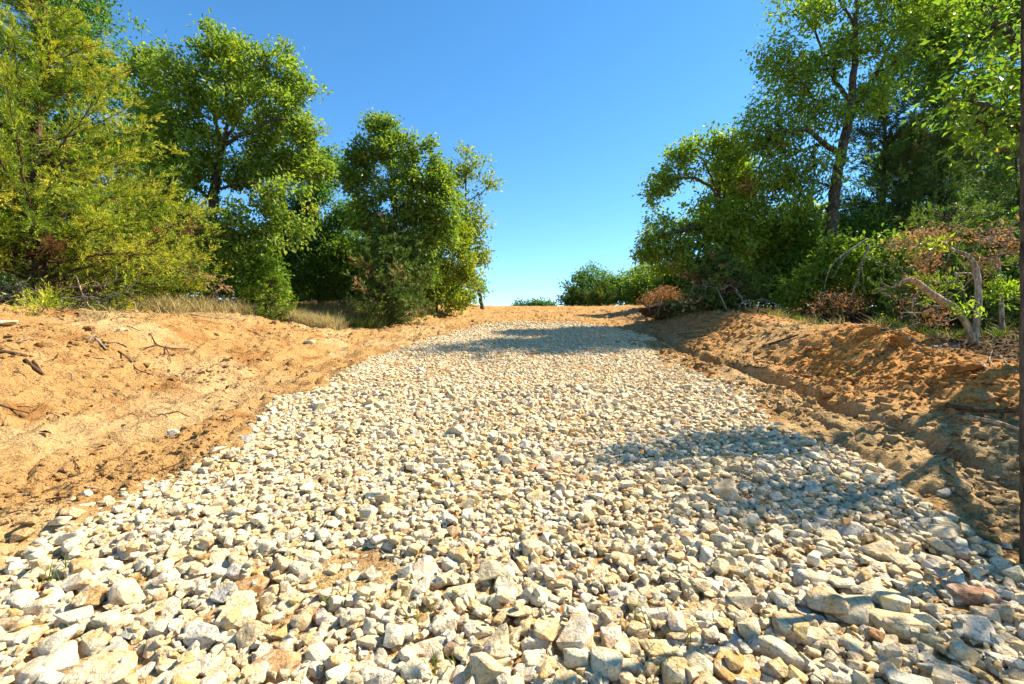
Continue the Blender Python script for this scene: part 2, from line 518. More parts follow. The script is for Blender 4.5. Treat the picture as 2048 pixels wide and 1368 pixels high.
# ------------------------------------------------------------------ rocks
def rock_shapes(rng, n, lod):
    out = []
    for k in range(n):
        r = np.random.default_rng(900 + k)
        d = r.normal(size=(r.integers(11, 19), 3)); d /= np.linalg.norm(d, axis=1, keepdims=True)
        d = np.sign(d) * np.abs(d) ** .72
        d /= np.abs(d).max(1, keepdims=True) ** .45
        d *= 1 + r.uniform(-.14, .10, (len(d), 1))
        bm = bmesh.new()
        for p in d: bm.verts.new(p)
        g = bmesh.ops.convex_hull(bm, input=bm.verts)
        bmesh.ops.delete(bm, geom=[v for v in bm.verts if not v.link_faces], context='VERTS')
        if lod < 2:
            bmesh.ops.dissolve_limit(bm, angle_limit=R(16), verts=bm.verts, edges=bm.edges)
            bmesh.ops.bevel(bm, geom=list(bm.edges), offset=r.uniform(.09, .17), segments=1 if lod else 2, affect='EDGES', profile=.5, clamp_overlap=True)
        bmesh.ops.triangulate(bm, faces=bm.faces)
        if lod == 0:
            bmesh.ops.subdivide_edges(bm, edges=[e for e in bm.edges if e.calc_length() > .22], cuts=1)
            bmesh.ops.triangulate(bm, faces=bm.faces)
            bmesh.ops.subdivide_edges(bm, edges=[e for e in bm.edges if e.calc_length() > .26], cuts=1)
            bmesh.ops.triangulate(bm, faces=bm.faces)
        bm.verts.index_update()
        v = np.array([x.co[:] for x in bm.verts]); f = np.array([[x.index for x in t.verts] for t in bm.faces])
        bm.free()
        ctr = (v.max(0) + v.min(0)) / 2
        v = (v - ctr) / ((v.max(0) - v.min(0)) / 2)
        if lod < 2:
            nz = vn3(v * 1.7 + k * 7, 60) - .5
            nz2 = vn3(v * 4.5 + k * 3, 61) - .5
            v = v * (1 + .16 * nz + (.09 * nz2 if lod == 0 else 0))[:, None]
        out.append((v, f))
    return out


rng = np.random.default_rng(7)
LOD = [rock_shapes(rng, 36, 0), rock_shapes(rng, 36, 1), rock_shapes(rng, 36, 2)]
TINTS = dict(white=(.65, .572, .425), cream=(.62, .505, .315), grey=(.46, .435, .37), tan=(.54, .395, .195), orange=(.48, .28, .11), brown=(.34, .19, .11))


def rot(yaw, tx, ty):
    return np.array(Matrix.Rotation(yaw, 3, 'Z') @ Matrix.Rotation(tx, 3, 'X') @ Matrix.Rotation(ty, 3, 'Y'))


# hand-placed big rocks: px, py, width px, height/width, colour, words
BIG = [
 (32,1273,78,.6,'white'),(77,1321,118,.52,'white'),(195,1338,122,.42,'cream'),(393,1273,84,.7,'grey'),(219,1294,68,.7,'grey'),(591,1133,60,.85,'cream'),
 (547,1331,92,.8,'orange'),(144,1157,72,.65,'white'),(103,1137,60,.6,'cream'),(181,1167,74,.6,'white'),(229,1171,82,.5,'cream'),(318,1178,82,.55,'white'),
 (393,1150,66,.66,'white'),(267,1253,58,.95,'cream'),(352,1246,60,.7,'white'),(31,1198,78,.6,'white'),(79,1207,72,.75,'white'),(120,1226,72,.55,'white'),
 (202,1243,54,.65,'grey'),(632,1219,60,.7,'orange'),(478,1176,100,.5,'orange'),(99,1345,60,.9,'grey'),(45,1362,56,.6,'white'),
 (864,1284,92,.62,'white'),(997,1340,72,.6,'grey'),(919,1178,68,.6,'white'),(960,1219,60,.62,'tan'),(830,1335,58,.8,'white'),(919,1345,64,.8,'white'),
 (867,1191,52,.7,'cream'),(813,1212,52,1.1,'cream'),(1001,1099,54,.7,'tan'),(1062,1335,66,.5,'grey'),(1312,1219,52,.85,'grey'),(1219,1301,50,.7,'tan'),
 (1353,1321,48,.8,'grey'),(1360,1350,70,.55,'white'),(1568,1300,108,.8,'cream'),(1631,1155,80,.45,'grey'),(1710,1221,104,.55,'cream'),(1663,1215,78,.7,'tan'),
 (1808,1247,108,.45,'cream'),(1767,1187,98,.5,'cream'),(1489,1345,108,.5,'orange'),(1596,1256,88,.6,'tan'),(1950,1190,88,.45,'brown'),(1897,1066,52,.6,'orange'),
 (1916,1294,56,.6,'tan'),(1757,1120,58,.4,'cream'),(1856,1111,92,.4,'white'),(1988,1161,66,.5,'grey'),(1764,1329,84,.5,'cream'),(1675,1335,92,.55,'white'),
 (1868,1313,76,.6,'grey'),(1995,1342,66,.6,'grey'),(1931,1342,60,.7,'grey'),(1577,1171,60,.65,'white'),(1720,1290,70,.55,'cream'),(1640,1270,70,.6,'white'),
 (280,1140,46,.8,'orange'),(700,1345,60,.7,'white'),(640,1310,62,.75,'white'),(735,1270,56,.8,'cream'),(420,1330,70,.7,'white'),(330,1320,60,.7,'cream'),
]
# loose rocks lying on the bare dirt: px, py, width, ratio, colour, label
LOOSE = [
 (348,876,26,.45,'white','flat white rock alone on the tan dirt beyond the gravel edge'),
 (173,1007,19,.75,'white','small rounded white rock casting a shadow on tan dirt, highest of its trio'),
 (141,1016,22,.5,'cream','low cream rock on tan dirt beside a rounded white one'),
 (143,1048,38,.55,'tan','wedge shaped tan rock on dirt at the near end of the slope'),
 (118,1060,34,.5,'cream','dusty cream rock half sunk in dirt, touching a tan wedge rock'),
 (82,1088,44,.6,'white','blocky white rock on dirt with a dark twig against its side'),
 (157,1077,20,.75,'white','small white rock on dirt between the blocky one and the gravel'),
 (186,1073,34,.4,'white','thin white rock on dirt just off the edge of the gravel'),
 (66,1120,34,.6,'cream','cream rock on dirt in front of the blocky white one'),
 (1777,946,34,.45,'white','pale blue-white rock alone on the dark shaded soil'),
 (1889,1000,26,.7,'grey','grey pointed rock on shaded soil below the stick end'),
 (1676,898,46,.5,'tan','broad flat tan rock at the outer gravel edge beside the rut'),
 (1713,912,18,.7,'cream','little cream rock on shaded soil beside the flat tan one'),
 (620,691,20,.3,'white','bleached flat rock on the tan dirt below the tall grass'),
 (12,652,34,.4,'white','chalky white rock at the top of the dirt slope by the brush'),
 (242,668,16,.55,'cream','tilted cream rock half buried in the upper dirt slope'),
 (950,1420,0,0,'',''),
]


class Pile:
    """height field of the gravel bed, above the smooth base surface"""
    x0, y0, res = -3.3, -.2, .0125
    def __init__(s):
        s.nx, s.ny = int(6.8 / s.res), int(15.6 / s.res)
        s.h = np.full((s.nx, s.ny), -.012)
    def win(s, x, y, r):
        i0, i1 = int((x - r - s.x0) / s.res), int((x + r - s.x0) / s.res) + 2
        j0, j1 = int((y - r - s.y0) / s.res), int((y + r - s.y0) / s.res) + 2
        if i0 < 0 or j0 < 0 or i1 > s.nx or j1 > s.ny: return None
        return i0, i1, j0, j1
    def look(s, x, y, a, b, yaw):
        w = s.win(x, y, a)
        if w is None: return None
        i0, i1, j0, j1 = w
        gx = s.x0 + np.arange(i0, i1) * s.res - x; gy = s.y0 + np.arange(j0, j1) * s.res - y
        c, n = math.cos(yaw), math.sin(yaw)
        u = gx[:, None] * c + gy[None] * n; v = -gx[:, None] * n + gy[None] * c
        return w, (u / a) ** 2 + (v / b) ** 2


def build_rocks():
    pile = Pile(); rocks = []
    gX, gY = np.meshgrid(pile.x0 + np.arange(pile.nx) * .0125, pile.y0 + np.arange(pile.ny) * .0125, indexing='ij')
    GI = gravel_in(gX.ravel(), gY.ravel()).reshape(gX.shape)

    def settle(x, y, a, b, c, yaw, colour, big=False, sink=.5, tilt=.35, lab=None):
        L = pile.look(x, y, a, b, yaw)
        if L is None: return False
        (i0, i1, j0, j1), e = L
        inside = e < .8
        if not inside.any(): return False
        hh = pile.h[i0:i1, j0:j1]
        z = float(np.quantile(hh[inside], .55)) + c * sink
        cap = np.sqrt(np.clip(1 - e, 0, 1)) * c * .92 + z
        pile.h[i0:i1, j0:j1] = np.where(e < 1, np.maximum(hh, cap), hh)
        rocks.append(dict(x=x, y=y, z=z, a=a, b=b, c=c, yaw=yaw, tx=rng.normal() * tilt * .5, ty=rng.normal() * tilt * .45, col=colour, big=big, lab=lab, shape=int(rng.integers(36))))
        return True

    for px, py, wpx, asp, colr, lab in LOOSE:
        if not wpx: continue
        g = G(px, py)
        a = wpx / F * g[1] / 2 * 1.05
        rocks.append(dict(x=g[0], y=g[1], z=a * asp * .55, a=a, b=a * .8, c=a * max(asp, .4), yaw=rng.normal() * .3, tx=rng.normal() * .1, ty=rng.normal() * .1, col=colr, big=True, lab=lab, shape=int(rng.integers(36)), loose=True))
    nb = len(rocks)
    # loose scatter of small rocks beyond the bed
    order = []
    # first a lower layer of ordinary stones, then the big hand-placed ones among them
    cols = ['white', 'cream', 'grey', 'tan', 'orange', 'brown']; prob = [.37, .46, .03, .12, .018, .002]

    def layer(n, med, sig, ylo, yhi, hmax, tries=4):
        k = 0
        for _ in range(n):
            best = None
            y = rng.uniform(ylo, yhi)
            a = float(np.clip(med * math.exp(rng.normal() * sig), .010, .085))
            b = a * rng.uniform(.6, .95); c = a * rng.uniform(.42, .78)
            yaw = rng.uniform(0, math.pi)
            for t in range(tries):
                yy = y if t == 0 else float(np.clip(y + rng.normal() * .3, ylo, yhi))
                x = rng.uniform(-2.95, 3.1)
                gi = GI[min(int((x - pile.x0) / .0125), pile.nx - 1), max(0, min(int((yy - pile.y0) / .0125), pile.ny - 1))]
                if gi < 0 and rng.random() > math.exp(gi * 26): continue
                if yy < 2.6 and rng.random() < .88 and vn2(np.array([x * 1.3 + 3]), np.array([yy * 1.3]), 71)[0] > .78: continue
                L = pile.look(x, yy, a, b, yaw)
                if L is None: continue
                (i0, i1, j0, j1), e = L
                ins = e < .8
                if not ins.any(): continue
                hv = float(pile.h[i0:i1, j0:j1][ins].mean())
                if best is None or hv < best[0]: best = (hv, x, yy)
            if best is None or best[0] > hmax: continue
            col = cols[int(rng.choice(6, p=prob))]
            settle(best[1], best[2], a, b, c, yaw, col)
    layer(2300, .028, .34, .3, 2.5, .065)
    # the hand-placed big rocks
    for px, py, wpx, asp, colr in BIG:
        Y = 1.0
        g = G(px, py)
        # seen on top of the bed: meet the plane about 5 cm higher
        yy = np.arange(1.2, 6, .01); xx = (px - CX) / F * yy; zz = CZ - (py - CY) / F * yy
        i = int(np.nonzero(base_h(xx, yy) + .045 >= zz)[0][0])
        a = wpx / F * yy[i] / 2 * .98
        cc = a * min(.62, max(.4, asp * .72))
        settle(xx[i], yy[i] + a * .3, a, a * rng.uniform(.62, .85), cc, rng.normal() * .35, colr, True, .26, .16)
    layer(3900, .026, .36, .3, 2.5, .06)
    layer(16500, .0222, .30, 2.4, 6.0, .055)
    layer(33000, .0212, .27, 5.7, 14.6, .052)
    layer(2600, .026, .35, .5, 6.0, .075, 3)
    layer(5200, .0135, .3, .3, 3.6, .05, 3)

    # ---- mesh them
    def geom(r, lod):
        v, f = LOD[lod][r['shape']]
        v = v * np.array([r['a'], r['b'], r['c']])
        v = v @ rot(r['yaw'], r['tx'], r['ty']).T
        z0 = float(base_h(r['x'], r['y'])) if not r.get('loose') else float(ground_h(np.array([r['x']]), np.array([r['y']]))[0])
        o = np.array([r['x'], r['y'], z0 + r['z']])
        slope = .139
        v = v + np.stack([0 * v[:, 0], 0 * v[:, 0], v[:, 1] * slope * .5], 1)
        return v, f, o
    for r in rocks:
        t = np.array(TINTS[r['col']]) * (1 + rng.normal() * .07)
        r['rgb'] = np.clip(t + rng.normal(size=3) * .012, .05, .85)
        z0 = float(base_h(r['x'], r['y'])) + r['z']
        r['px'] = CX + F * r['x'] / r['y']; r['py'] = CY - F * (z0 - CZ) / r['y']
        r['w'] = 2 * r['a'] * F / r['y']
    # the rocks that show largest: in frame and not under others
    cand = []
    for k, r in enumerate(rocks):
        if r['y'] < 1.25 or not (8 < r['px'] < 2030 and 600 < r['py'] < 1352): continue
        if r.get('loose'): cand.append((1e9, k)); continue
        L = pile.look(r['x'], r['y'], r['a'], r['b'], r['yaw'])
        (i0, i1, j0, j1), e = L
        top = np.sqrt(np.clip(1 - e, 0, 1)) * r['c'] * .92 + r['z']
        vis = ((pile.h[i0:i1, j0:j1] - top) < .006)[e < .75].mean()
        if vis < .55: continue
        cand.append(((r['w'] * vis) ** 2 * r['b'] / r['a'] + (1e6 if r['big'] else 0), k))
    cand.sort(reverse=True)
    chosen = {k for _, k in cand[:298]}
    V, T, C, n = [], [], [], 0
    for k, r in enumerate(rocks):
        if k in chosen: continue
        v, f, o = geom(r, 1 if r['y'] < 4.4 else 2)
        V.append((v + o)); T.append(f + n); n += len(v)
        C.append(np.broadcast_to(np.append(r['rgb'], 1), (len(v), 4)))
    g = link('gravel', mesh('gravel', np.concatenate(V), [np.concatenate(T)], M['rock'], False, {'tint': ('FLOAT_COLOR', np.concatenate(C))}))
    tag(g, 'bed of broken pale limestone gravel covering the driveway up the slope', 'gravel', None, 'stuff')
    print('rocks', len(rocks), 'individual', len(chosen))
    sel = [rocks[k] for k in sorted(chosen)]
    label_rocks(sel)
    for r in sel:
        v, f, o = geom(r, 0)
        ob = link('limestone_rock', mesh('limestone_rock', v, [f], M['rock'], r['a'] > 0, {'tint': ('FLOAT_COLOR', np.broadcast_to(np.append(r['rgb'], 1), (len(v), 4)))}), None, [float(q) for q in o])
        tag(ob, r['lab'], 'rock', 'loose rocks on the bare dirt' if r.get('loose') else 'limestone rocks of the driveway')
    return pile


CW = dict(white='white', cream='cream', grey='grey', tan='tan', orange='orange-stained', brown='reddish brown')


def label_rocks(sel):
    free = [r for r in sel if not r['lab']]
    for r in free:
        ar, fl = r['a'] / r['b'], r['c'] / r['a']
        r['shape_w'] = 'long' if ar > 1.5 else 'flat' if fl < .5 else 'chunky' if fl > .66 and ar < 1.3 else 'angular'
        r['sz'] = 'large' if r['w'] > 78 else 'small' if r['w'] < 46 else 'medium'
    seen = set()
    for r in free:
        big = [q for q in free if q['w'] > 1.2 * r['w'] and math.hypot(q['px'] - r['px'], q['py'] - r['py']) < 170]
        rel = ''
        if big:
            m = min(big, key=lambda q: math.hypot(q['px'] - r['px'], q['py'] - r['py']))
            dx, dy = r['px'] - m['px'], r['py'] - m['py']
            way = ('right of' if dx > 0 else 'left of') if abs(dx) > abs(dy) else ('below' if dy > 0 else 'above')
            rel = f" {way} a bigger {CW[m['col']]} one,"
        n = 0
        while True:
            at = f"{r['px'] / W * 100:.{n}f}% across and {(1 - r['py'] / H_) * 100:.{n}f}% up"
            if at not in seen or n > 2: break
            n += 1
        seen.add(at)
        lead = f"{r['sz']} " if not rel else ''
        r['lab'] = f"{lead}{CW[r['col']]} {r['shape_w']} rock{rel} {at} the photo"
        if len(r['lab'].split()) > 15 or n: r['lab'] = r['lab'].replace(' the photo', '')


PILE = build_rocks()

# ------------------------------------------------------------------ world, sun, camera
def build_world():
    w = bpy.data.worlds.new('World'); SC.world = w; w.use_nodes = True
    nt = w.node_tree; nt.nodes.clear()
    s = nt.nodes.new('ShaderNodeTexSky'); s.sky_type = 'NISHITA'; s.sun_disc = False
    s.sun_elevation = SUN_EL; s.sun_rotation = SUN_AZ
    s.altitude = 1500; s.air_density = 1.0; s.dust_density = 0.0; s.ozone_density = 3.0
    hs = nt.nodes.new('ShaderNodeHueSaturation'); hs.inputs['Saturation'].default_value = 1.22; hs.inputs['Hue'].default_value = .493
    nt.links.new(s.outputs[0], hs.inputs['Color'])
    b = nt.nodes.new('ShaderNodeBackground'); b.inputs[1].default_value = .105
    nt.links.new(hs.outputs[0], b.inputs[0])
    o = nt.nodes.new('ShaderNodeOutputWorld'); nt.links.new(b.outputs[0], o.inputs[0])
    l = bpy.data.lights.new('sun', 'SUN'); l.energy = 4.6; l.angle = R(.53); l.color = (1, .885, .69); l.energy = 5.0
    lo = bpy.data.objects.new('sun', l); COL.objects.link(lo)
    d = Vector((math.sin(SUN_AZ) * math.cos(SUN_EL), math.cos(SUN_AZ) * math.cos(SUN_EL), math.sin(SUN_EL)))
    lo.rotation_euler = d.to_track_quat('Z', 'Y').to_euler(); lo.location = d * 50
    c = bpy.data.cameras.new('camera'); c.sensor_width = 36; c.lens = 36 * F / W; c.clip_end = 3000; c.clip_start = .05
    co = bpy.data.objects.new('camera', c); COL.objects.link(co)
    co.location = (0, 0, CZ); co.rotation_euler = (R(90), 0, 0)
    SC.camera = co
    v = SC.view_settings
    v.view_transform = 'Standard'; v.look = 'None'; v.gamma = 1; v.use_curve_mapping = False; v.exposure = 1.42
    SC.cycles.max_bounces = 10; SC.cycles.diffuse_bounces = 6; SC.cycles.transmission_bounces = 6


build_world()
# ------------------------------------------------------------------ plants
def unit(v): return v / np.maximum(np.linalg.norm(v, axis=-1, keepdims=True), 1e-9)


def leaf_quads(p, axis, nrm, ln, wd, fold=.25):
    """four-cornered leaves folded on the midrib"""
    axis = unit(axis); side = unit(np.cross(nrm, axis)); nn = np.cross(axis, side)
    L, Wd = ln[:, None], wd[:, None]
    a = p; b = p + axis * L * .5 + side * Wd * .5 + nn * Wd * fold
    c = p + axis * L; d = p + axis * L * .5 - side * Wd * .5 + nn * Wd * fold
    v = np.stack([a, b, c, d], 1).reshape(-1, 3)
    q = np.arange(len(p) * 4).reshape(-1, 4)
    return v, q


class Skeleton:
    def __init__(s, seed): s.p, s.par, s.main, s.rng = [], [], [], np.random.default_rng(seed)
    def limb(s, pts, step=.16, jit=.012):
        pts = resample(pts, step)
        if s.p:
            P_ = np.array(s.p); par = int(np.argmin(((P_ - pts[0]) ** 2).sum(1)))
        else: par = -1
        ids = []
        for i, q in enumerate(pts):
            q = q + s.rng.normal(size=3) * jit * (i > 0)
            s.p.append(q); s.par.append(par); s.main.append(True); par = len(s.p) - 1; ids.append(par)
        return ids
    def reach(s, tips, step=.15, jit=.02, lift=.25):
        """join every tip to the nearest fitting branch; returns the last nodes of each twig"""
        P_ = np.array(s.p)
        d0 = np.sqrt(((tips[:, None] - P_[None]) ** 2).sum(2)).min(1)
        out = []
        cap = len(s.p) + int(len(tips) * 14) + 10
        A = np.zeros((cap, 3)); D = np.zeros((cap, 3)); n = len(s.p); A[:n] = P_
        for i in range(n):
            if s.par[i] >= 0: D[i] = P_[i] - P_[s.par[i]]
        D[:n] = unit(D[:n])
        for k in np.argsort(d0):
            t = tips[k]; v = t - A[:n]; L = np.linalg.norm(v, axis=1) + 1e-6
            cost = L * (1.35 - .45 * (v * D[:n]).sum(1) / L) + .25 * np.maximum(0, A[:n, 2] - t[2])
            j = int(np.argmin(cost)); L0 = L[j]
            m = max(1, int(math.ceil(L0 / step)))
            c = A[j] + (D[j] * .35 + np.array([0, 0, .25 * lift])) * L0 + (t - A[j]) * .30
            last = j; ids = []
            for i in range(1, m + 1):
                u = i / m
                q = A[j] * (1 - u) ** 2 + 2 * u * (1 - u) * c + t * u * u + s.rng.normal(size=3) * jit * (i < m)
                if n >= cap: break
                A[n] = q; D[n] = unit((q - A[last])[None])[0]
                s.p.append(q); s.par.append(last); s.main.append(False)
                last = n; n += 1; ids.append(last)
            out.append(ids[-4:])
        return out
    def radii(s, R0, tip=.004, ex=1.95):
        n = len(s.p); acc = np.zeros(n); kids = np.zeros(n, int)
        for i in range(n - 1, -1, -1):
            if kids[i] == 0: acc[i] = tip ** ex
            j = s.par[i]
            if j >= 0: acc[j] += acc[i]; kids[j] += 1
        r = acc ** (1 / ex)
        k = (R0 - tip) / max(r.max() - tip, 1e-6)
        r = tip + (r - tip) * min(k, 3.0) if k < 1 else tip + (r - tip) * k
        return r
    def wood(s, mb, R0, tip=.004, ex=1.95):
        r = s.radii(R0, tip, ex); p = np.array(s.p); par = np.array(s.par)
        # smooth radius never wider than its parent
        for i in range(len(p)):
            if par[i] >= 0: r[i] = min(r[i], r[par[i]] * .99)
        i = np.nonzero(par >= 0)[0]
        thick = r[i] > .02
        for sel, k in ((thick, 8), (~thick, 4)):
            ii = i[sel]
            if len(ii):
                rp = np.where(np.array(s.main)[ii] | (r[par[ii]] < r[ii] * 1.6), r[par[ii]], r[ii] * 1.25)
                v, q = frusta(p[par[ii]], rp, p[ii], r[ii], k)
                if k == 8:
                    nz = (vn3(v * np.array([14, 14, 6]), 5) - .5)[:, None]
                    cen = np.repeat((p[par[ii]] + p[ii]) / 2, 16, 0)
                    ax = np.repeat(unit(p[ii] - p[par[ii]]), 16, 0)
                    rad = (v - cen) - ax * ((v - cen) * ax).sum(1, keepdims=True)
                    v = v + rad * nz * .45
                mb.add(v, q)
        return r


def blob(px, py, rx, ry, Y, depth=1.0):
    c = P(px, py, Y); a, b = rx / F * Y, ry / F * Y
    return c, np.array([a, max(a, b) * depth, b])


def sample_blobs(blobs, n, rng, seed, clump=.40, shell=.55):
    vol = np.array([(b[1].prod()) ** .62 for b in blobs]); k = rng.choice(len(blobs), n * 3, p=vol / vol.sum())
    d = unit(rng.normal(size=(n * 3, 3))); r = rng.uniform(shell ** 2, 1, n * 3) ** .5
    C = np.array([b[0] for b in blobs])[k]; A = np.array([b[1] for b in blobs])[k]
    r = r * (.55 + .95 * vn3(d * 1.9 + np.arange(len(blobs))[k][:, None] * 3.7 + seed, seed + 9))
    p = C + d * r[:, None] * A
    keep = vn3(p * 1.55 + seed, seed) > clump
    return p[keep][:n]


def leaves_on(nodes, centre, rng, per, spread, ln, droop=.25, aspect=.5, tint=(.45, .2), flush=0.0, up=.9):
    n = len(nodes)
    k = np.repeat(np.arange(n), per)
    p = nodes[k] + rng.normal(size=(n * per, 3)) * spread * np.array([1, 1, .75])
    out = unit(p - centre)
    axis = out * .7 + rng.normal(size=p.shape) * .75 + np.array([0, 0, -droop])
    nrm = np.array([0, 0, up]) + rng.normal(size=p.shape) * .65 + out * .35
    L = ln * rng.uniform(.6, 1.25, len(p))
    v, q = leaf_quads(p, axis, nrm, L, L * aspect * rng.uniform(.8, 1.25, len(p)))
    ct = rng.normal(size=n)[k] * tint[1] * .7 + tint[0]
    t = np.clip(ct + rng.normal(size=len(p)) * tint[1] * .7 + (rng.random(len(p)) < flush) * .45, 0, 1)
    return v, q, np.repeat(t, 4)


COUNT = {'leaf': 0}; DENS = .95


def tree(name, label, cat, limbs, blobs, tips, per0, ln, R0, leafmat, barkmat='oakbark', seed=1, spread=.13, clump=.38, shell=.5, group=None, tint=(.45, .25), flush=.05, droop=.25, aspect=.5, crown='crown', trunk='trunk', tip=.004, extra=None, bare=0):
    rng = np.random.default_rng(seed)
    base = np.array(limbs[0][0], float)
    per = int(per0 * DENS); ln = ln * 1.45; clump = clump + .03; R0 = R0 * .8
    sk = Skeleton(seed)
    for l in limbs: sk.limb(l)
    tp = sample_blobs(blobs, tips, rng, seed, clump, shell)
    ends = sk.reach(tp)
    e = empty(name, base, label, cat, group)
    mb = MB(); sk.wood(mb, R0, tip)
    o = mb.build(trunk, M[barkmat], e, True, None, base)
    nodes = np.array([sk.p[i] for ids in ends[bare:] for i in ids[-2:]])
    C = np.mean([b[0] for b in blobs], axis=0)
    v, q, t = leaves_on(nodes, C, rng, max(1, per // 2), spread, ln, droop, aspect, tint, flush)
    link(crown, mesh(crown, v - base, [q], M[leafmat], False, {'tint': ('FLOAT', t)}), e)
    COUNT['leaf'] += len(q)
    for nm, bl, tn, pr, l2, mt in extra or []:
        tp2 = sample_blobs(bl, tn, rng, seed + 5, .25, .2)
        nd = tp2
        v, q, t = leaves_on(nd, C, rng, pr, spread, l2, droop, aspect, (.5, .25), 0)
        link(nm, mesh(nm, v - base, [q], M[mt], False, {'tint': ('FLOAT', t)}), e)
    return e


def T(Y, *pts):
    """limb through photograph pixels at distance Y (third number: metres nearer or farther)"""
    return [P(p[0], p[1], Y + (p[2] if len(p) > 2 else 0)) for p in pts]


def foot(px, py, Y, down=.15):
    q = P(px, py, Y); q[2] = float(ground_h(q[:1], q[1:2])[0]) - down
    return q


def cedar(name, label, base, height, radius, seed, mat, nbr=120, per=9, spray=.085, group=None, low=.05, lean=(0, 0), dead=0.0, prof=None, tint=(.45, .2), bark='cedarbark', wide=.19, up=(.25, .75), cat='tree', step=.11, twin=2):
    rng = np.random.default_rng(seed)
    base = np.array(base, float)
    prof = prof or ([0, .12, .3, .6, .85, 1], [.75, 1, .95, .62, .32, .06])
    top = base + np.array([lean[0], lean[1], height])
    tr = resample([base, base * .6 + top * .4 + rng.normal(size=3) * .06, top], .25)
    e = empty(name, base, label, cat, group)
    mb = MB()
    v, q, t = tube(tr, np.linspace(max(.035, height * .018), .008, len(tr)), 9, .2, seed)
    mb.add(v, q, t)
    S0, S1, R_0, R_1 = [], [], [], []
    BP, BD, BT, DEAD = [], [], [], []
    for i in range(nbr):
        u = low + (.985 - low) * (1 - (1 - rng.random()) ** .8) if i > 6 else low + rng.random() * .2
        L = radius * np.interp(u, *prof) * rng.uniform(.55, 1.18)
        c = tr[0] + (tr[-1] - tr[0]) * u; j = u * (len(tr) - 1); c = tr[int(j)] * (1 - j % 1) + tr[min(int(j) + 1, len(tr) - 1)] * (j % 1)
        az = rng.uniform(0, 2 * math.pi); el = rng.uniform(*up) * (.6 + .6 * u)
        d = np.array([math.cos(az) * math.cos(el), math.sin(az) * math.cos(el), math.sin(el)])
        n = max(3, int(L / step))
        s = np.linspace(0, 1, n)
        bend = rng.normal(size=3) * .12 * L
        pts = c + np.outer(s, d) * L + np.outer(s ** 2, bend + np.array([0, 0, rng.uniform(-.16, .16) * L])) + rng.normal(size=(n, 3)) * .012
        r = np.linspace(.004 + L * .009, .003, n)
        S0.append(pts[:-1]); S1.append(pts[1:]); R_0.append(r[:-1]); R_1.append(r[1:])
        isdead = rng.random() < dead
        btint = rng.normal() * tint[1]
        st = max(1, int(n * .22))
        for k in range(st, n):
            dirn = pts[k] - pts[k - 1]; dirn /= np.linalg.norm(dirn)
            for m in range(twin):
                sd = unit((dirn * .75 + rng.normal(size=3) * .62 + np.array([0, 0, .15]))[None])[0]
                l2 = L * .22 * rng.uniform(.4, 1.0) * (1.15 - .6 * s[k]) + .05
                BP.append(np.stack([pts[k], pts[k] + sd * l2])); BD.append(sd); BT.append(btint + rng.normal() * tint[1] * .6 + .3 * (s[k] - .6)); DEAD.append(isdead)
    v, q = frusta(np.concatenate(S0), np.concatenate(R_0), np.concatenate(S1), np.concatenate(R_1), 4); mb.add(v, q)
    BP = np.array(BP); BD = np.array(BD); BT = np.array(BT); DEAD = np.array(DEAD)
    v, q = frusta(BP[:, 0], np.full(len(BP), .003), BP[:, 1], np.full(len(BP), .002), 3); mb.add(v, q)
    mb.build('trunk', M[bark], e, True, None, base)
    for nm, sel, mt in (('foliage', ~DEAD, mat), ('dead_foliage', DEAD, 'dead')):
        if not sel.any(): continue
        bp, bd, bt = BP[sel], BD[sel], BT[sel]
        k = np.repeat(np.arange(len(bp)), per)
        t = rng.uniform(.1, 1.05, len(k))[:, None]
        p = bp[k, 0] * (1 - t) + bp[k, 1] * t + rng.normal(size=(len(k), 3)) * .012
        ax = bd[k] + rng.normal(size=(len(k), 3)) * .42 + np.array([0, 0, .12])
        L = spray * rng.uniform(.6, 1.3, len(k))
        v, q = leaf_quads(p, ax, rng.normal(size=(len(k), 3)), L, L * wide * rng.uniform(.7, 1.3, len(k)), .1)
        tt = np.clip(tint[0] + bt[k] + rng.normal(size=len(k)) * tint[1] * .7, 0, 1)
        link(nm, mesh(nm, v - base, [q], M[mt], False, {'tint': ('FLOAT', np.repeat(tt, 4))}), e)
        COUNT['leaf'] += len(q)
    return e


# ---------------- the trees beside the driveway, seen up its left side
def B(Y, *bs, depth=.9): return [blob(b[0], b[1], b[2], b[3], Y + (b[4] if len(b) > 4 else 0), depth) for b in bs]


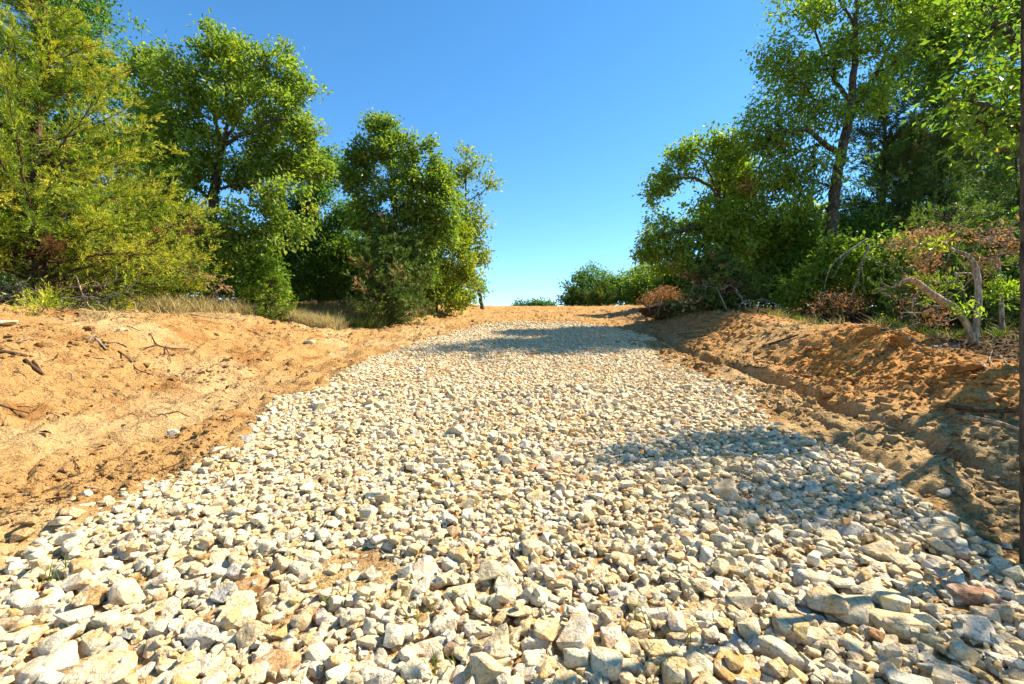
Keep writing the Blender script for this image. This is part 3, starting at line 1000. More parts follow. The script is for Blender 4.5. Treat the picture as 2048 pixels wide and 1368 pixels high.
cedar('juniper_tree', 'huge feathery yellow-green juniper at the top of the dirt slope', foot(85, 600, 8.6), 6.9, 3.0, 101, 'goldcedar', 290, 30, .058, None, .03, (-.1, .2), .03,
      ([0, .08, .25, .45, .7, .9, 1], [.95, 1, .9, .58, .32, .15, .05]), (.55, .26), 'cedarbark', .2, (.05, .62), step=.11, twin=3)
tree('oak_tree', 'blue-green oak rising behind the top of the huge juniper', 'tree', [T(13, (60, 640), (70, 400), (90, 200), (100, 60)), T(13, (80, 300), (150, 180), (190, 90)), T(13, (90, 220), (20, 100), (-40, 40))],
     B(13, (60, 50, 110, 80), (180, 60, 65, 80), (215, 150, 45, 60), (100, -40, 120, 60), (140, 140, 90, 70), (-30, 150, 80, 90), (230, 250, 50, 70), (120, 300, 100, 90)), 420, 60, .085, .17, 'oakblue', seed=102, spread=.16)
tree('oak_tree', 'tall wide oak with a flat-topped leaning crown behind the small bright juniper', 'tree',
     [T(12, (424, 600), (420, 480), (427, 385), (443, 292), (455, 250)), T(12, (443, 292), (490, 268, -.3), (540, 238, -.4), (600, 240, -.3)), T(12, (443, 292), (430, 232, .4), (400, 182, .5), (345, 140, .3)), T(12, (455, 250), (452, 150), (446, 75)),
      T(12, (455, 270), (500, 200, .4), (560, 125, .6)), T(12, (420, 440), (480, 452, -.5), (560, 482, -.8), (600, 520, -.8)), T(12, (424, 400), (385, 368, -.2), (345, 350, -.3)), T(12, (430, 380), (500, 360, -.7), (560, 380, -1))],
     B(12, (450, 128, 75, 48), (350, 156, 72, 46), (318, 118, 30, 22), (562, 130, 45, 32), (590, 168, 42, 38), (480, 195, 120, 70), (600, 250, 42, 38), (565, 275, 55, 30), (360, 240, 80, 50), (335, 320, 65, 38), (415, 345, 55, 40), (505, 345, 55, 26), (450, 84, 20, 16),
       (565, 400, 60, 42, -.6), (505, 430, 60, 40, -.6), (575, 460, 48, 36, -.8), (480, 505, 55, 36, -.5), (395, 430, 40, 40, .4), (330, 420, 60, 60, .8), (310, 220, 40, 40, .6), (300, 300, 50, 50, .7), (345, 400, 60, 60, .4), (530, 320, 50, 40, .3), (615, 330, 40, 34, .3), (400, 290, 40, 34, -.5), (425, 480, 46, 50, -.6)), 1000, 60, .082, .16, 'oak', seed=103, spread=.125, clump=.36, tint=(.58, .2), flush=.05)
tree('understory_bush', 'lime green leafy bush under the low limbs of the tall wide oak', 'bush', [T(11.4, (505, 615), (510, 580), (505, 545)), T(11.4, (505, 600), (545, 570), (560, 550)), T(11.4, (505, 605), (470, 575), (460, 550))],
     B(11.4, (500, 560, 50, 38), (545, 590, 30, 25), (470, 540, 40, 30), (540, 545, 36, 36)), 170, 44, .07, .03, 'lime', seed=104, spread=.1, clump=.3, shell=.2, tint=(.5, .2))
tree('oak_tree', 'bluish middle-sized oak filling the gap between the two dark trunks of taller oaks', 'tree', [T(16.5, (640, 640), (640, 500), (630, 400), (622, 340)), T(16.5, (638, 460), (690, 400), (690, 370)), T(16.5, (638, 480), (590, 440), (580, 400))],
     B(16.5, (618, 352, 48, 46), (662, 375, 38, 46), (600, 430, 55, 55), (682, 430, 30, 42), (640, 480, 66, 55), (600, 530, 50, 40), (680, 520, 50, 50), (655, 335, 44, 36), (702, 420, 36, 56), (640, 400, 50, 50), (715, 490, 36, 50)), 640, 54, .085, .13, 'oakblue', seed=105, spread=.15, clump=.36)
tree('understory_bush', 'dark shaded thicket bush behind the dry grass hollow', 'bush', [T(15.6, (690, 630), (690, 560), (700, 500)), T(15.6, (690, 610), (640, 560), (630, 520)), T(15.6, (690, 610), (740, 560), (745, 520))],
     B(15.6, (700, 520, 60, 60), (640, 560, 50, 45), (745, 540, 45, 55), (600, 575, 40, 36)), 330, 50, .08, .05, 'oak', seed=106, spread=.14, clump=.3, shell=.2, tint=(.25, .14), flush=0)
tree('oak_tree', 'upright dark green oak with a knobbly crown against open sky', 'tree',
     [T(14, (792, 640), (787, 520), (792, 440), (786, 380), (776, 300), (768, 250)), T(14, (792, 475), (830, 425, -.3), (885, 388, -.4)), T(14, (787, 405), (742, 345, .2), (722, 300, .3)), T(14, (792, 440), (822, 372, .3), (852, 318, .4)), T(14, (790, 470), (745, 435, -.3), (725, 410, -.3))],
     B(14, (762, 258, 36, 26), (738, 300, 40, 38), (792, 300, 46, 34), (850, 308, 36, 26), (832, 350, 55, 36), (742, 372, 46, 26), (872, 368, 30, 34), (800, 405, 60, 40), (862, 430, 40, 26), (738, 440, 36, 32), (712, 282, 18, 14), (820, 460, 60, 30), (880, 470, 40, 30), (770, 500, 60, 50), (840, 520, 50, 40), (880, 420, 40, 46), (715, 350, 30, 30)), 720, 58, .085, .14, 'oak', seed=107, spread=.115, clump=.36, tint=(.46, .2))
cedar('juniper_tree', 'dark pointed juniper in front of the upright knobbly oak', foot(770, 622, 13.2), 3.2, 1.25, 108, 'cedar', 170, 10, .1, None, .02, (0, 0), .02, None, (.55, .2), 'cedarbark', .2)
tree('understory_bush', 'sunny yellow-green bush at the top of the rise beside the leaning sapling', 'bush', [T(16.5, (875, 635), (870, 580), (880, 520), (890, 480)), T(16.5, (872, 610), (920, 570), (940, 540)), T(16.5, (872, 610), (840, 580), (835, 540))],
     B(16.5, (872, 560, 46, 44), (902, 515, 40, 42), (930, 565, 32, 38), (850, 505, 36, 36), (842, 590, 36, 22), (905, 470, 36, 30), (910, 600, 36, 18)), 400, 50, .085, .06, 'yellow', seed=109, spread=.14, clump=.34, shell=.3, tint=(.36, .22))
tree('sapling', 'slim leaning sapling with sparse yellowing leaves on the lip of the rise', 'tree',
     [T(20, (966, 625), (958, 580), (945, 550), (938, 520), (934, 450), (931, 380), (931, 305)), T(20, (940, 400), (965, 385), (988, 362)), T(20, (938, 480), (965, 465), (978, 450)), T(20, (938, 520), (962, 530), (985, 520)), T(20, (932, 440), (905, 420), (898, 390))],
     B(20, (930, 312, 20, 18), (920, 352, 28, 28), (950, 335, 24, 18), (982, 366, 16, 10), (930, 402, 38, 28), (938, 440, 34, 28), (925, 482, 36, 30), (960, 462, 24, 20), (955, 520, 22, 14), (905, 400, 20, 30), (968, 500, 20, 16)), 210, 26, .11, .10, 'yellow', seed=110, spread=.17, clump=.40, shell=.2, tint=(.30, .24), flush=.1)
cedar('young_juniper', 'small bright green juniper bush at the edge of the dry grass', foot(545, 622, 11.0), 1.15, .62, 111, 'goldcedar', 90, 11, .075, None, .02, (0, 0), 0, ([0, .2, .6, 1], [.7, 1, .7, .1]), (.25, .14), 'cedarbark', .2, (.5, 1.2), 'bush')
cedar('young_juniper', 'low golden juniper seedling on the rim of the dirt slope below the huge juniper', foot(222, 617, 8.4), .38, .42, 112, 'goldcedar', 44, 10, .06, None, .02, (0, 0), 0, ([0, .3, 1], [.8, 1, .2]), (.55, .14), 'cedarbark', .2, (.15, .8), 'bush')
tree('understory_bush', 'shaded bush behind the torn root clump', 'bush', [T(12.6, (330, 620), (330, 560), (320, 500)), T(12.6, (330, 600), (380, 560), (400, 530))],
     B(12.6, (330, 520, 60, 60), (395, 560, 46, 36), (280, 560, 60, 46), (300, 440, 60, 60)), 260, 50, .08, .05, 'oak', seed=113, spread=.14, clump=.3, shell=.2, tint=(.4, .2))

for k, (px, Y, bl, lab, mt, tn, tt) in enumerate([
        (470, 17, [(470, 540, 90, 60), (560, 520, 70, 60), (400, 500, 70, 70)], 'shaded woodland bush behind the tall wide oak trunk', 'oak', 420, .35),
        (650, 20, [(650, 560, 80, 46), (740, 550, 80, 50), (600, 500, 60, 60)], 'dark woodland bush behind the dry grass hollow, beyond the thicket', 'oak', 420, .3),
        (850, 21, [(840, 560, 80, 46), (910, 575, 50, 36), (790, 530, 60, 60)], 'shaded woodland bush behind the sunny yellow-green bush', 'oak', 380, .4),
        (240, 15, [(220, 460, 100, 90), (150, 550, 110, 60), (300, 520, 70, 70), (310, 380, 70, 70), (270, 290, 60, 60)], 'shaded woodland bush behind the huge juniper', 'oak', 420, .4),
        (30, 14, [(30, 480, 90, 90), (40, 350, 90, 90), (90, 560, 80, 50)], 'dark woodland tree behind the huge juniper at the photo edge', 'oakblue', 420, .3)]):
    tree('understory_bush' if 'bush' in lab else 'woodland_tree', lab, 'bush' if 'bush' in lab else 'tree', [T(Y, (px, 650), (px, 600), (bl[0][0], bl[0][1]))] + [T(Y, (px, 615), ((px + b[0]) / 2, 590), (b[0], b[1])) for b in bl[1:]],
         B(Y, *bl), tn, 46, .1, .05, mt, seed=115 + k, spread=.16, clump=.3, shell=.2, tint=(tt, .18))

for k, (x, y, h, w, lab, mt) in enumerate([
        (-13, 24, 3.2, 3.2, 'far shaded woodland tree seen low between the tall wide oak and the bluish oak', 'oak'), (-9, 26, 2.6, 3.0, 'far shaded woodland tree seen low behind the thicket bush', 'oakblue'), (-5.2, 27, 2.2, 2.4, 'far shaded woodland tree seen low behind the yellow-green bush', 'oak'),
        (-17, 20, 4.0, 3.4, 'far shaded woodland tree seen low between the huge juniper and the tall wide oak', 'oak'), (11.5, 24, 3.6, 3.0, 'far shaded woodland tree seen low between the spreading oak and the tallest oak', 'oak'),
        (16, 23, 4.0, 3.4, 'far shaded woodland tree seen low behind the tallest oak', 'oakblue'), (20, 21, 4.2, 3.6, 'far shaded woodland tree seen low behind the broad dark juniper', 'oak'), (8.6, 27, 2.6, 2.4, 'far shaded woodland tree seen low beneath the spreading oak', 'oak')]):
    g0 = float(base_h(x, y))
    tree('woodland_tree', lab, 'tree', [[np.array([x, y, g0 - .2]), np.array([x, y, g0 + h * .5])], [np.array([x, y, g0]), np.array([x + w * .5, y, g0 + h * .4])], [np.array([x, y, g0]), np.array([x - w * .5, y, g0 + h * .4])]],
         [(np.array([x, y, g0 + h * .6]), np.array([w * .7, 1.6, h * .42])), (np.array([x - w * .5, y, g0 + h * .35]), np.array([w * .55, 1.5, h * .36])), (np.array([x + w * .5, y, g0 + h * .35]), np.array([w * .55, 1.5, h * .36]))], 520, 40, .11, .08, mt, seed=180 + k, spread=.2, clump=.22, shell=.2, tint=(.35, .18))

# ---------------- right side
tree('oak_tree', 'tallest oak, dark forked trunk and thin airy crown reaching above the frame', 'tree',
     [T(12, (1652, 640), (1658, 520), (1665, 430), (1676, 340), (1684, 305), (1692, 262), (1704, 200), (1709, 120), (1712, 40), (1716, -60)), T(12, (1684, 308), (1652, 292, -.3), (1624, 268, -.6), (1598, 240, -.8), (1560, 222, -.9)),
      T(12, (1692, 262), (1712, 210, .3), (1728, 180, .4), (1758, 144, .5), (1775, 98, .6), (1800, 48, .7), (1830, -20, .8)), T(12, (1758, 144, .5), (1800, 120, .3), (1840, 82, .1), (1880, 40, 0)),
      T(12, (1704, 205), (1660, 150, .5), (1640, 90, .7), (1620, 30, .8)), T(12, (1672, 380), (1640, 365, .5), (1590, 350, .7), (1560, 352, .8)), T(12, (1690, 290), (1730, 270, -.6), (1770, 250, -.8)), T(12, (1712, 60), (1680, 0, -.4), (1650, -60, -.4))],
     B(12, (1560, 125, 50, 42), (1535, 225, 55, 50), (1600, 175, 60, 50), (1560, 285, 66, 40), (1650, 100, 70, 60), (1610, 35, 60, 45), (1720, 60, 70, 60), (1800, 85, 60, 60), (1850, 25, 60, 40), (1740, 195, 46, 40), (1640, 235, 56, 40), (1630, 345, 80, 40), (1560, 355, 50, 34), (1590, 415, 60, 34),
       (1700, -50, 120, 60), (1800, -40, 90, 60), (1520, 280, 40, 26), (1690, 400, 40, 30), (1590, -20, 50, 40), (1500, 255, 22, 20)), 900, 36, .085, .19, 'oakbacklit', seed=120, spread=.15, clump=.44, shell=.35, tint=(.42, .2), flush=.08, droop=.5, aspect=.42)
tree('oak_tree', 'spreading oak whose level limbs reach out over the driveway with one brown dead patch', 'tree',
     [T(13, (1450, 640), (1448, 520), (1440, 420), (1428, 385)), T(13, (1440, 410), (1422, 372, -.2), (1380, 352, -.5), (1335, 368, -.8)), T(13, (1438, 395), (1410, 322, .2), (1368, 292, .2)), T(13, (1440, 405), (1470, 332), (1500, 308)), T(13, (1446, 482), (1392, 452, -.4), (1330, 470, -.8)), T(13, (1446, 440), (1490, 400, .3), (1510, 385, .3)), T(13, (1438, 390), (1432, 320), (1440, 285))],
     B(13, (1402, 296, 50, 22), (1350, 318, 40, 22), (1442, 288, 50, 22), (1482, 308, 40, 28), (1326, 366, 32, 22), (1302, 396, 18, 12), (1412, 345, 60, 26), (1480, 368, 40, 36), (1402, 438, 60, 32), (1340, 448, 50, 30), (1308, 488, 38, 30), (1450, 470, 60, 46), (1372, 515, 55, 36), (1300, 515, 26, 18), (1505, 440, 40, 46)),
     540, 50, .082, .17, 'oakbacklit', seed=121, spread=.115, clump=.43, tint=(.45, .2), extra=[('dead_foliage', B(12.6, (1498, 372, 26, 16), (1520, 385, 22, 8)), 22, 16, .08, 'dead')])
cedar('juniper_tree', 'low dark juniper under the spreading oak at the top of the bank', foot(1440, 628, 12.4), 1.7, 1.25, 122, 'cedar', 150, 10, .1, None, .02, (0, 0), .05, ([0, .2, .6, 1], [1, 1, .7, .1]), (.45, .2), 'cedarbark', .2, (.05, .6))
for k, (px, bl, lab, mt, tn, tt) in enumerate([
        (1180, [(1178, 562, 46, 22), (1150, 584, 28, 26), (1212, 574, 40, 30), (1188, 600, 46, 18)], 'round blue-green tree at the crest, first beside the open sky', 'oakblue', 240, .5),
        (1262, [(1255, 570, 36, 26), (1292, 556, 34, 28), (1280, 590, 46, 24), (1240, 595, 24, 20)], 'mid green tree at the crest between the round tree and the spreading oak', 'oak', 240, .5)]):
    tree('distant_tree', lab, 'tree', [T(30, (px, 660), (px, 600), (px - 4, 575))], B(30, *bl), tn, 46, .12, .12, mt, seed=130 + k, spread=.22, clump=.38, shell=.3, tint=(tt, .2))
cedar('young_juniper', 'bright little juniper on the crest in front of the round blue-green tree', foot(1205, 622, 27), 1.5, 1.0, 133, 'cedar', 90, 10, .14, None, .02, (0, 0), 0, None, (.75, .15), 'cedarbark', .25, (.3, .9), 'bush')
cedar('young_juniper', 'dark little juniper on the crest, nearer the open sky', foot(1150, 622, 28), 1.2, .9, 134, 'cedar', 80, 10, .14, None, .02, (0, 0), 0, None, (.4, .15), 'cedarbark', .25, (.3, .9), 'bush')
for k, (px, lab) in enumerate([(1046, 'tiny far treetop just showing over the crest, first from the sapling'), (1072, 'tiny far treetop showing over the crest, middle one of three'), (1094, 'tiny far treetop over the crest, nearest the round tree')]):
    tree('distant_tree', lab, 'tree', [T(70, (px, 690), (px, 640), (px, 618))], B(70, (px, 612, 12, 8), (px + 8, 616, 10, 7)), 60, 30, .25, .2, 'oakblue', seed=136 + k, spread=.4, shell=.2, clump=.3, tint=(.3, .2))
cedar('juniper_tree', 'tall dark juniper directly behind the tallest oak trunk', foot(1775, 640, 13.4), 7.2, 1.5, 140, 'cedar', 250, 11, .11, None, .06, (0, 0), .02, ([0, .15, .5, .8, 1], [.6, .9, 1, .6, .1]), (.55, .24), 'cedarbark', .2)
cedar('juniper_tree', 'broad dark juniper behind the bent broken trunks', foot(1890, 640, 12.8), 6.0, 1.5, 141, 'cedar', 230, 11, .11, None, .06, (0, 0), .02, ([0, .15, .5, .8, 1], [.7, 1, 1, .65, .1]), (.6, .24), 'cedarbark', .2)
cedar('juniper_tree', 'dark juniper at the photo edge behind the silver broken stub', foot(2030, 640, 9.0), 3.6, 1.2, 142, 'cedar', 180, 11, .1, None, .06, (0, 0), .02, None, (.45, .2), 'cedarbark', .2)
cedar('juniper_tree', 'pale green juniper with layered sprays above the bent grey trunk', foot(1900, 640, 8.3), 2.15, 1.0, 143, 'cedar', 150, 11, .085, None, .1, (0, 0), .0, ([0, .3, .7, 1], [.5, .9, 1, .3]), (.8, .15), 'cedarbark', .2, (.1, .5))
zt = float(base_h(6.25, 5.1))
tree('oak_tree', 'near oak with big sunlit leaves and thick dark limbs entering from the photo edge', 'tree',
     [[np.array([6.25, 5.1, zt - .2]), np.array([6.2, 5.05, zt + 1.3]), np.array([6.05, 5.0, 3.0]), np.array([5.9, 4.9, 3.9]), np.array([5.8, 4.8, 4.9])], T(4.9, (2180, 330), (2050, 262), (2000, 228), (1950, 203), (1910, 192)), T(4.9, (2160, 270), (2040, 220), (1965, 168), (1922, 136)), T(4.8, (2150, 220), (2060, 120), (2000, 50)),
      [np.array([6.05, 5.0, 3.0]), np.array([5.9, 4.3, 3.6]), np.array([5.2, 3.9, 3.9])], [np.array([5.9, 4.3, 3.6]), np.array([5.4, 3.4, 3.6]), np.array([5.1, 2.8, 3.75])], [np.array([6.05, 5.0, 3.0]), np.array([6.8, 4.6, 3.9]), np.array([7.3, 4.3, 4.2])]],
     B(4.9, (1995, 110, 50, 65), (2060, 60, 70, 80), (1925, 185, 36, 34), (2000, 265, 50, 36), (1945, 240, 36, 26), (2050, 180, 60, 60), (2020, 10, 50, 50), (1960, 40, 40, 40), (2090, 320, 60, 50)) +
     [(np.array([4.9, 4.0, 3.9]), np.array([.6, .5, .4])), (np.array([5.3, 3.4, 3.6]), np.array([.6, .5, .4])), (np.array([5.1, 2.8, 3.8]), np.array([.7, .5, .35])), (np.array([5.5, 3.1, 3.7]), np.array([.5, .5, .35])), (np.array([7.3, 4.3, 4.2]), np.array([.9, .8, .5]))],
     450, 19, .06, .15, 'lime', seed=145, spread=.13, clump=.40, shell=.3, tint=(.46, .22), flush=.06, aspect=.45)
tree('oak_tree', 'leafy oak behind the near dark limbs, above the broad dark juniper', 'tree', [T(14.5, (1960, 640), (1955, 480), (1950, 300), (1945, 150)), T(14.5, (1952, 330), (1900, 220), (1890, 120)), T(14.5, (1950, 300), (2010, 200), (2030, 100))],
     B(14.5, (1920, 70, 80, 70), (1860, 120, 60, 70), (1850, 20, 60, 60), (2020, 40, 80, 80), (1890, 180, 60, 60), (1980, 190, 80, 70), (2050, 250, 60, 80), (1920, 300, 70, 60), (1990, -50, 120, 60)), 820, 46, .1, .15, 'oakbacklit', seed=146, spread=.16, clump=.38, shell=.3, tint=(.35, .2))
for k, (px, Y, bl, lab, mt, tn, tt) in enumerate([
        (1545, 13.6, [(1540, 500, 52, 55), (1530, 560, 46, 40), (1585, 560, 30, 36)], 'leafy green bush between the spreading oak and the tallest oak', 'oakbacklit', 330, .5),
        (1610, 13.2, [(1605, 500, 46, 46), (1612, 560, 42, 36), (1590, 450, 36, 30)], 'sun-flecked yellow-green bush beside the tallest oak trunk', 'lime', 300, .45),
        (1640, 10.9, [(1640, 560, 40, 40), (1672, 520, 34, 46), (1600, 585, 34, 26), (1690, 585, 36, 28)], 'leafy bush hiding the foot of the tallest oak trunk', 'oakbacklit', 260, .4),
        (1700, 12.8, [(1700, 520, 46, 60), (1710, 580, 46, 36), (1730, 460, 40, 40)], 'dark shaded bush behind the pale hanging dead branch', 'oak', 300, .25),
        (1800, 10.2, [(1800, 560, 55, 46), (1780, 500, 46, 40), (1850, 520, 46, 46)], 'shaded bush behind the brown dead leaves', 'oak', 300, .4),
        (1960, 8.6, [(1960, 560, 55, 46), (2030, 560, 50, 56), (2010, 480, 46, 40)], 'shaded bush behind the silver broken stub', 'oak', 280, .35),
        (1660, 19, [(1660, 480, 90, 70), (1560, 480, 70, 60), (1620, 560, 90, 50)], 'deep background woodland tree seen low beside the tallest trunk', 'oakbacklit', 520, .5),
        (1830, 18, [(1830, 470, 100, 80), (1930, 440, 80, 80), (1830, 330, 80, 80)], 'deep background woodland tree behind the tall dark juniper', 'oakblue', 560, .5),
        (2010, 16, [(2010, 430, 90, 100), (1970, 300, 80, 80), (2080, 520, 80, 80)], 'deep background woodland tree behind the photo edge juniper', 'oak', 520, .5),
        (1420, 18, [(1390, 560, 60, 46), (1340, 570, 40, 36), (1450, 540, 50, 46), (1450, 430, 55, 60), (1470, 365, 45, 45)], 'background bush under the level limbs of the spreading oak', 'lime', 360, .35)]):
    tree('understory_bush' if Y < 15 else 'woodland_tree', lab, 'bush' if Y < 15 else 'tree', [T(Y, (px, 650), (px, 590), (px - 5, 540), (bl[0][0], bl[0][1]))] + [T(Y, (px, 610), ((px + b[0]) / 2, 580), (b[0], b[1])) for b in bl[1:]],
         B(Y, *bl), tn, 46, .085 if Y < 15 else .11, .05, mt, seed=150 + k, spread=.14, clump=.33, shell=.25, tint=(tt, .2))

# ---------------- broken, dead and uprooted wood
def dead_tree(name, label, cat, limbs, radii, bark, brown=None, green=None, seed=1, twigs=60, tb=None, grey='greybark', leafn=16, ln=.1, group=None, barks=None):
    rng = np.random.default_rng(seed)
    base = np.array(limbs[0][0], float)
    sk = Skeleton(seed); mbs = []
    for i, (l, r) in enumerate(zip(limbs, radii)):
        pts = resample(l, .07)
        v, q, t = tube(pts, np.interp(np.linspace(0, 1, len(pts)), np.linspace(0, 1, len(r)), r), 10, .16, seed + i)
        mb = MB(); mb.add(v, q, t); mbs.append(mb)
        sk.limb(l, .12, 0)
    nm = len(sk.p)
    allb = (brown or []) + (tb or [])
    tw = MB()
    if allb and twigs:
        tp = sample_blobs(allb, twigs, rng, seed, .2, .3)
        sk.reach(tp, .1, .014, .5)
        p = np.array(sk.p); par = np.array(sk.par); i = np.arange(nm, len(p))
        rr = sk.radii(.02, .0032)
        v, q = frusta(p[par[i]], np.minimum(rr[par[i]], .014), p[i], np.minimum(rr[i], .012), 4)
        tw.add(v, q)
    if not brown and not green:
        for m in mbs[1:] + [tw]:
            if m.n: mbs[0].add(np.concatenate(m.v), np.concatenate(m.q), np.concatenate(m.t) if m.t else ())
        return tag(mbs[0].build(name, M[bark], None, True, None, base), label, cat, group)
    e = empty(name, base, label, cat, group)
    if tw.n: mbs[-1].add(np.concatenate(tw.v), np.concatenate(tw.q))
    for i, m in enumerate(mbs): m.build('trunk', M[(barks or [bark] * 9)[i]], e, True, None, base)
    if brown:
        nd = sample_blobs(brown, int(twigs * 1.3), rng, seed + 3, .35, .1)
        v, q, t = leaves_on(nd, base, rng, leafn, .06, ln, .8, .42, (.45, .28), 0, .3)
        link('dead_foliage', mesh('dead_foliage', v - base, [q], M['dead'], False, {'tint': ('FLOAT', t)}), e)
    for bl, mt, n in [([b_], g[1], g[2]) for g in green or [] for b_ in g[0]]:
        nd = sample_blobs(bl, n, rng, seed + 4, .15, .1)
        v, q, t = leaves_on(nd, nd.mean(0) - np.array([0, 0, .2]), rng, 16, .06, .075, .1, .34, (.45, .2), 0, .6)
        link('foliage', mesh('foliage', v - base, [q], M[mt], False, {'tint': ('FLOAT', t)}), e)
    return e


YB = 6.1
sx = np.array([2.452, 2.3, float(base_h(2.452, 2.3)) - .1])
dead_tree('bare_sapling', 'thin dark bare sapling trunk standing at the outer gravel edge, along the photo border', 'sapling', [[sx, sx + np.array([.0, 0, 1.5]), sx + np.array([.0, 0, 3.0]), sx + np.array([-.03, -.06, 4.1])]], [[.027, .026, .023, .008]], 'oakbark', None, None, 199, 0)
dead_tree('broken_tree', 'twin-trunked broken tree bent over, one stem arched low and one kinked, with brown leaves', 'broken tree',
          [T(YB, (1948, 690), (1930, 640), (1905, 612), (1880, 600), (1855, 582), (1832, 562), (1818, 555), (1806, 560), (1798, 572)), T(YB, (1948, 690), (1953, 650), (1957, 600), (1956, 560), (1952, 535), (1942, 515), (1930, 505), (1915, 503))],
          [[.042, .037, .035, .05, .046, .042, .038, .03, .02], [.042, .037, .036, .036, .035, .033, .027, .016]], 'greybark',
          B(YB + .3, (1870, 470, 60, 14, .3), (1845, 560, 30, 30, .5), (1880, 630, 40, 26, .5), (1790, 582, 26, 24), (1820, 610, 34, 24, .3), (1850, 515, 36, 24, .3), (1800, 488, 40, 16, .3), (1905, 565, 22, 22, .5), (1765, 575, 16, 22), depth=.7),
          [(B(YB - .1, (1876, 490, 20, 12)), 'yellow', 6), (B(YB - .25, (1938, 615, 12, 18)), 'oakbacklit', 6), (B(YB + .7, (1870, 570, 36, 30)), 'oak', 26)], 201, 260, B(YB, (1990, 470, 40, 24), (1880, 480, 40, 20), (1780, 520, 20, 20), (1850, 640, 50, 26), (1900, 560, 50, 50)), leafn=3, ln=.06, barks=['tanbark', 'greybark'])
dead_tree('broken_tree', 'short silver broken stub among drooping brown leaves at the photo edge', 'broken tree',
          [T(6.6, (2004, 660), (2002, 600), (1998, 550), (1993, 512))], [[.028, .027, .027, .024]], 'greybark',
          B(6.5, (1990, 470, 46, 26), (2030, 490, 30, 36), (1975, 520, 30, 18), (1960, 545, 20, 24), depth=.8), [(B(6.4, (2000, 580, 26, 34)), 'oakbacklit', 24)], 202, 120, B(6.5, (2020, 450, 30, 20)), leafn=3, ln=.06)
dead_tree('dead_bush', 'heap-shaped dead bush of reddish brown twigs at the crest end of the bank', 'dead bush', [T(15, (1322, 640), (1320, 610), (1318, 595)), T(15, (1322, 630), (1350, 605), (1345, 585)), T(15, (1322, 630), (1285, 608), (1280, 600))], [[.03, .02, .01]] * 3, 'darkwood',
          B(15, (1320, 598, 46, 22), (1340, 585, 26, 14), (1285, 608, 18, 12)), None, 203, 240, None, 'tanbark', 7, .07)
dead_tree('dead_bush', 'dark tangle of brown twigs on the bank top before the shaded bush', 'dead bush', [T(9.2, (1672, 650), (1670, 620), (1665, 600)), T(9.2, (1672, 640), (1640, 615), (1630, 600)), T(9.2, (1672, 640), (1710, 618), (1720, 605))], [[.025, .015, .008]] * 3, 'darkwood',
          B(9.2, (1670, 605, 56, 28), (1640, 620, 30, 14), (1710, 615, 30, 16)), None, 204, 260, None, 'greybark', 2, .05)
dead_tree('dead_branch', 'pale forked dead branch hanging in front of the dark woods', 'dead branch', [T(9.8, (1735, 478), (1700, 500), (1672, 520), (1655, 545), (1648, 580)), T(9.8, (1700, 500), (1678, 530), (1668, 555))], [[.022, .018, .014, .01, .005], [.012, .01, .005]], 'greybark', None, None, 205, 0)
dead_tree('dead_branch', 'pale dead branch leaning steeply onto the brown twig tangle', 'dead branch', [T(9.4, (1738, 490), (1722, 530), (1712, 570), (1700, 600), (1696, 625)), T(9.4, (1722, 530), (1728, 560), (1722, 590))], [[.018, .02, .018, .014, .008], [.01, .008, .004]], 'greybark', None, None, 206, 0)
for k, (pts, Y, lab) in enumerate([
        ([(1455, 622), (1440, 590), (1430, 565), (1400, 570)], 11.6, 'thin grey dead branch poking up beneath the spreading oak'),
        ([(1500, 640), (1490, 610), (1475, 580), (1460, 570)], 11.2, 'arched grey dead branch over the top of the shaded bank'),
        ([(1580, 640), (1560, 612), (1530, 598), (1505, 602)], 10.8, 'curved grey dead branch on the bank top before the leafy bush'),
        ([(1640, 655), (1625, 620), (1640, 600), (1660, 590)], 9.4, 'hooked dead branch rising beside the brown twig tangle')]):
    dead_tree('dead_branch', lab, 'dead branch', [T(Y, *pts)], [[.016, .014, .010, .005]], 'greybark', None, None, 210 + k, 26, B(Y, (pts[-1][0], pts[-1][1] + 8, 40, 22)))
# brush at the foot of the huge juniper
for k, (pts, Y, r, lab) in enumerate([
        ([(48, 622), (49, 590), (44, 570), (20, 545)], 7.6, .012, 'upright grey dead stem at the foot of the huge juniper, by the photo edge'),
        ([(-10, 590), (20, 573), (45, 570), (75, 582), (92, 602)], 7.5, .012, 'hoop of grey dead branch before the huge juniper'),
        ([(-10, 606), (20, 590), (38, 577), (60, 555)], 7.6, .012, 'grey dead branch crossing under the hoop-shaped one'),
        ([(192, 626), (170, 604), (162, 580), (152, 550)], 7.9, .016, 'reddish dead branch slanting down onto the rim of the dirt slope'),
        ([(60, 608), (100, 580), (118, 562), (140, 540), (200, 530)], 8.2, .03, 'thick black dead limb low in the huge juniper'),
        ([(195, 605), (240, 588), (262, 576), (285, 545)], 8.2, .016, 'long curved pale branch pointing toward the torn root clump'),
        ([(130, 575), (200, 572), (235, 560), (232, 530)], 8.1, .014, 'forked brown branch level below the huge juniper'),
        ([(150, 585), (190, 600), (205, 612), (215, 618)], 7.9, .01, 'thin pale branch lying toward the golden juniper seedling'),
        ([(110, 618), (130, 600), (165, 592), (200, 598)], 7.8, .01, 'thin tan branch in the brush at the rim of the dirt slope')]):
    dead_tree('dead_branch', lab, 'dead branch', [T(Y, *pts)], [[r, r * .9, r * .7, r * .4]], 'darkwood' if r > .025 else 'tanbark' if k in (3, 6) else 'greybark', None, None, 220 + k, 22, B(Y, (pts[1][0], pts[1][1], 46, 20)), 'tanbark' if k % 2 else 'greybark')
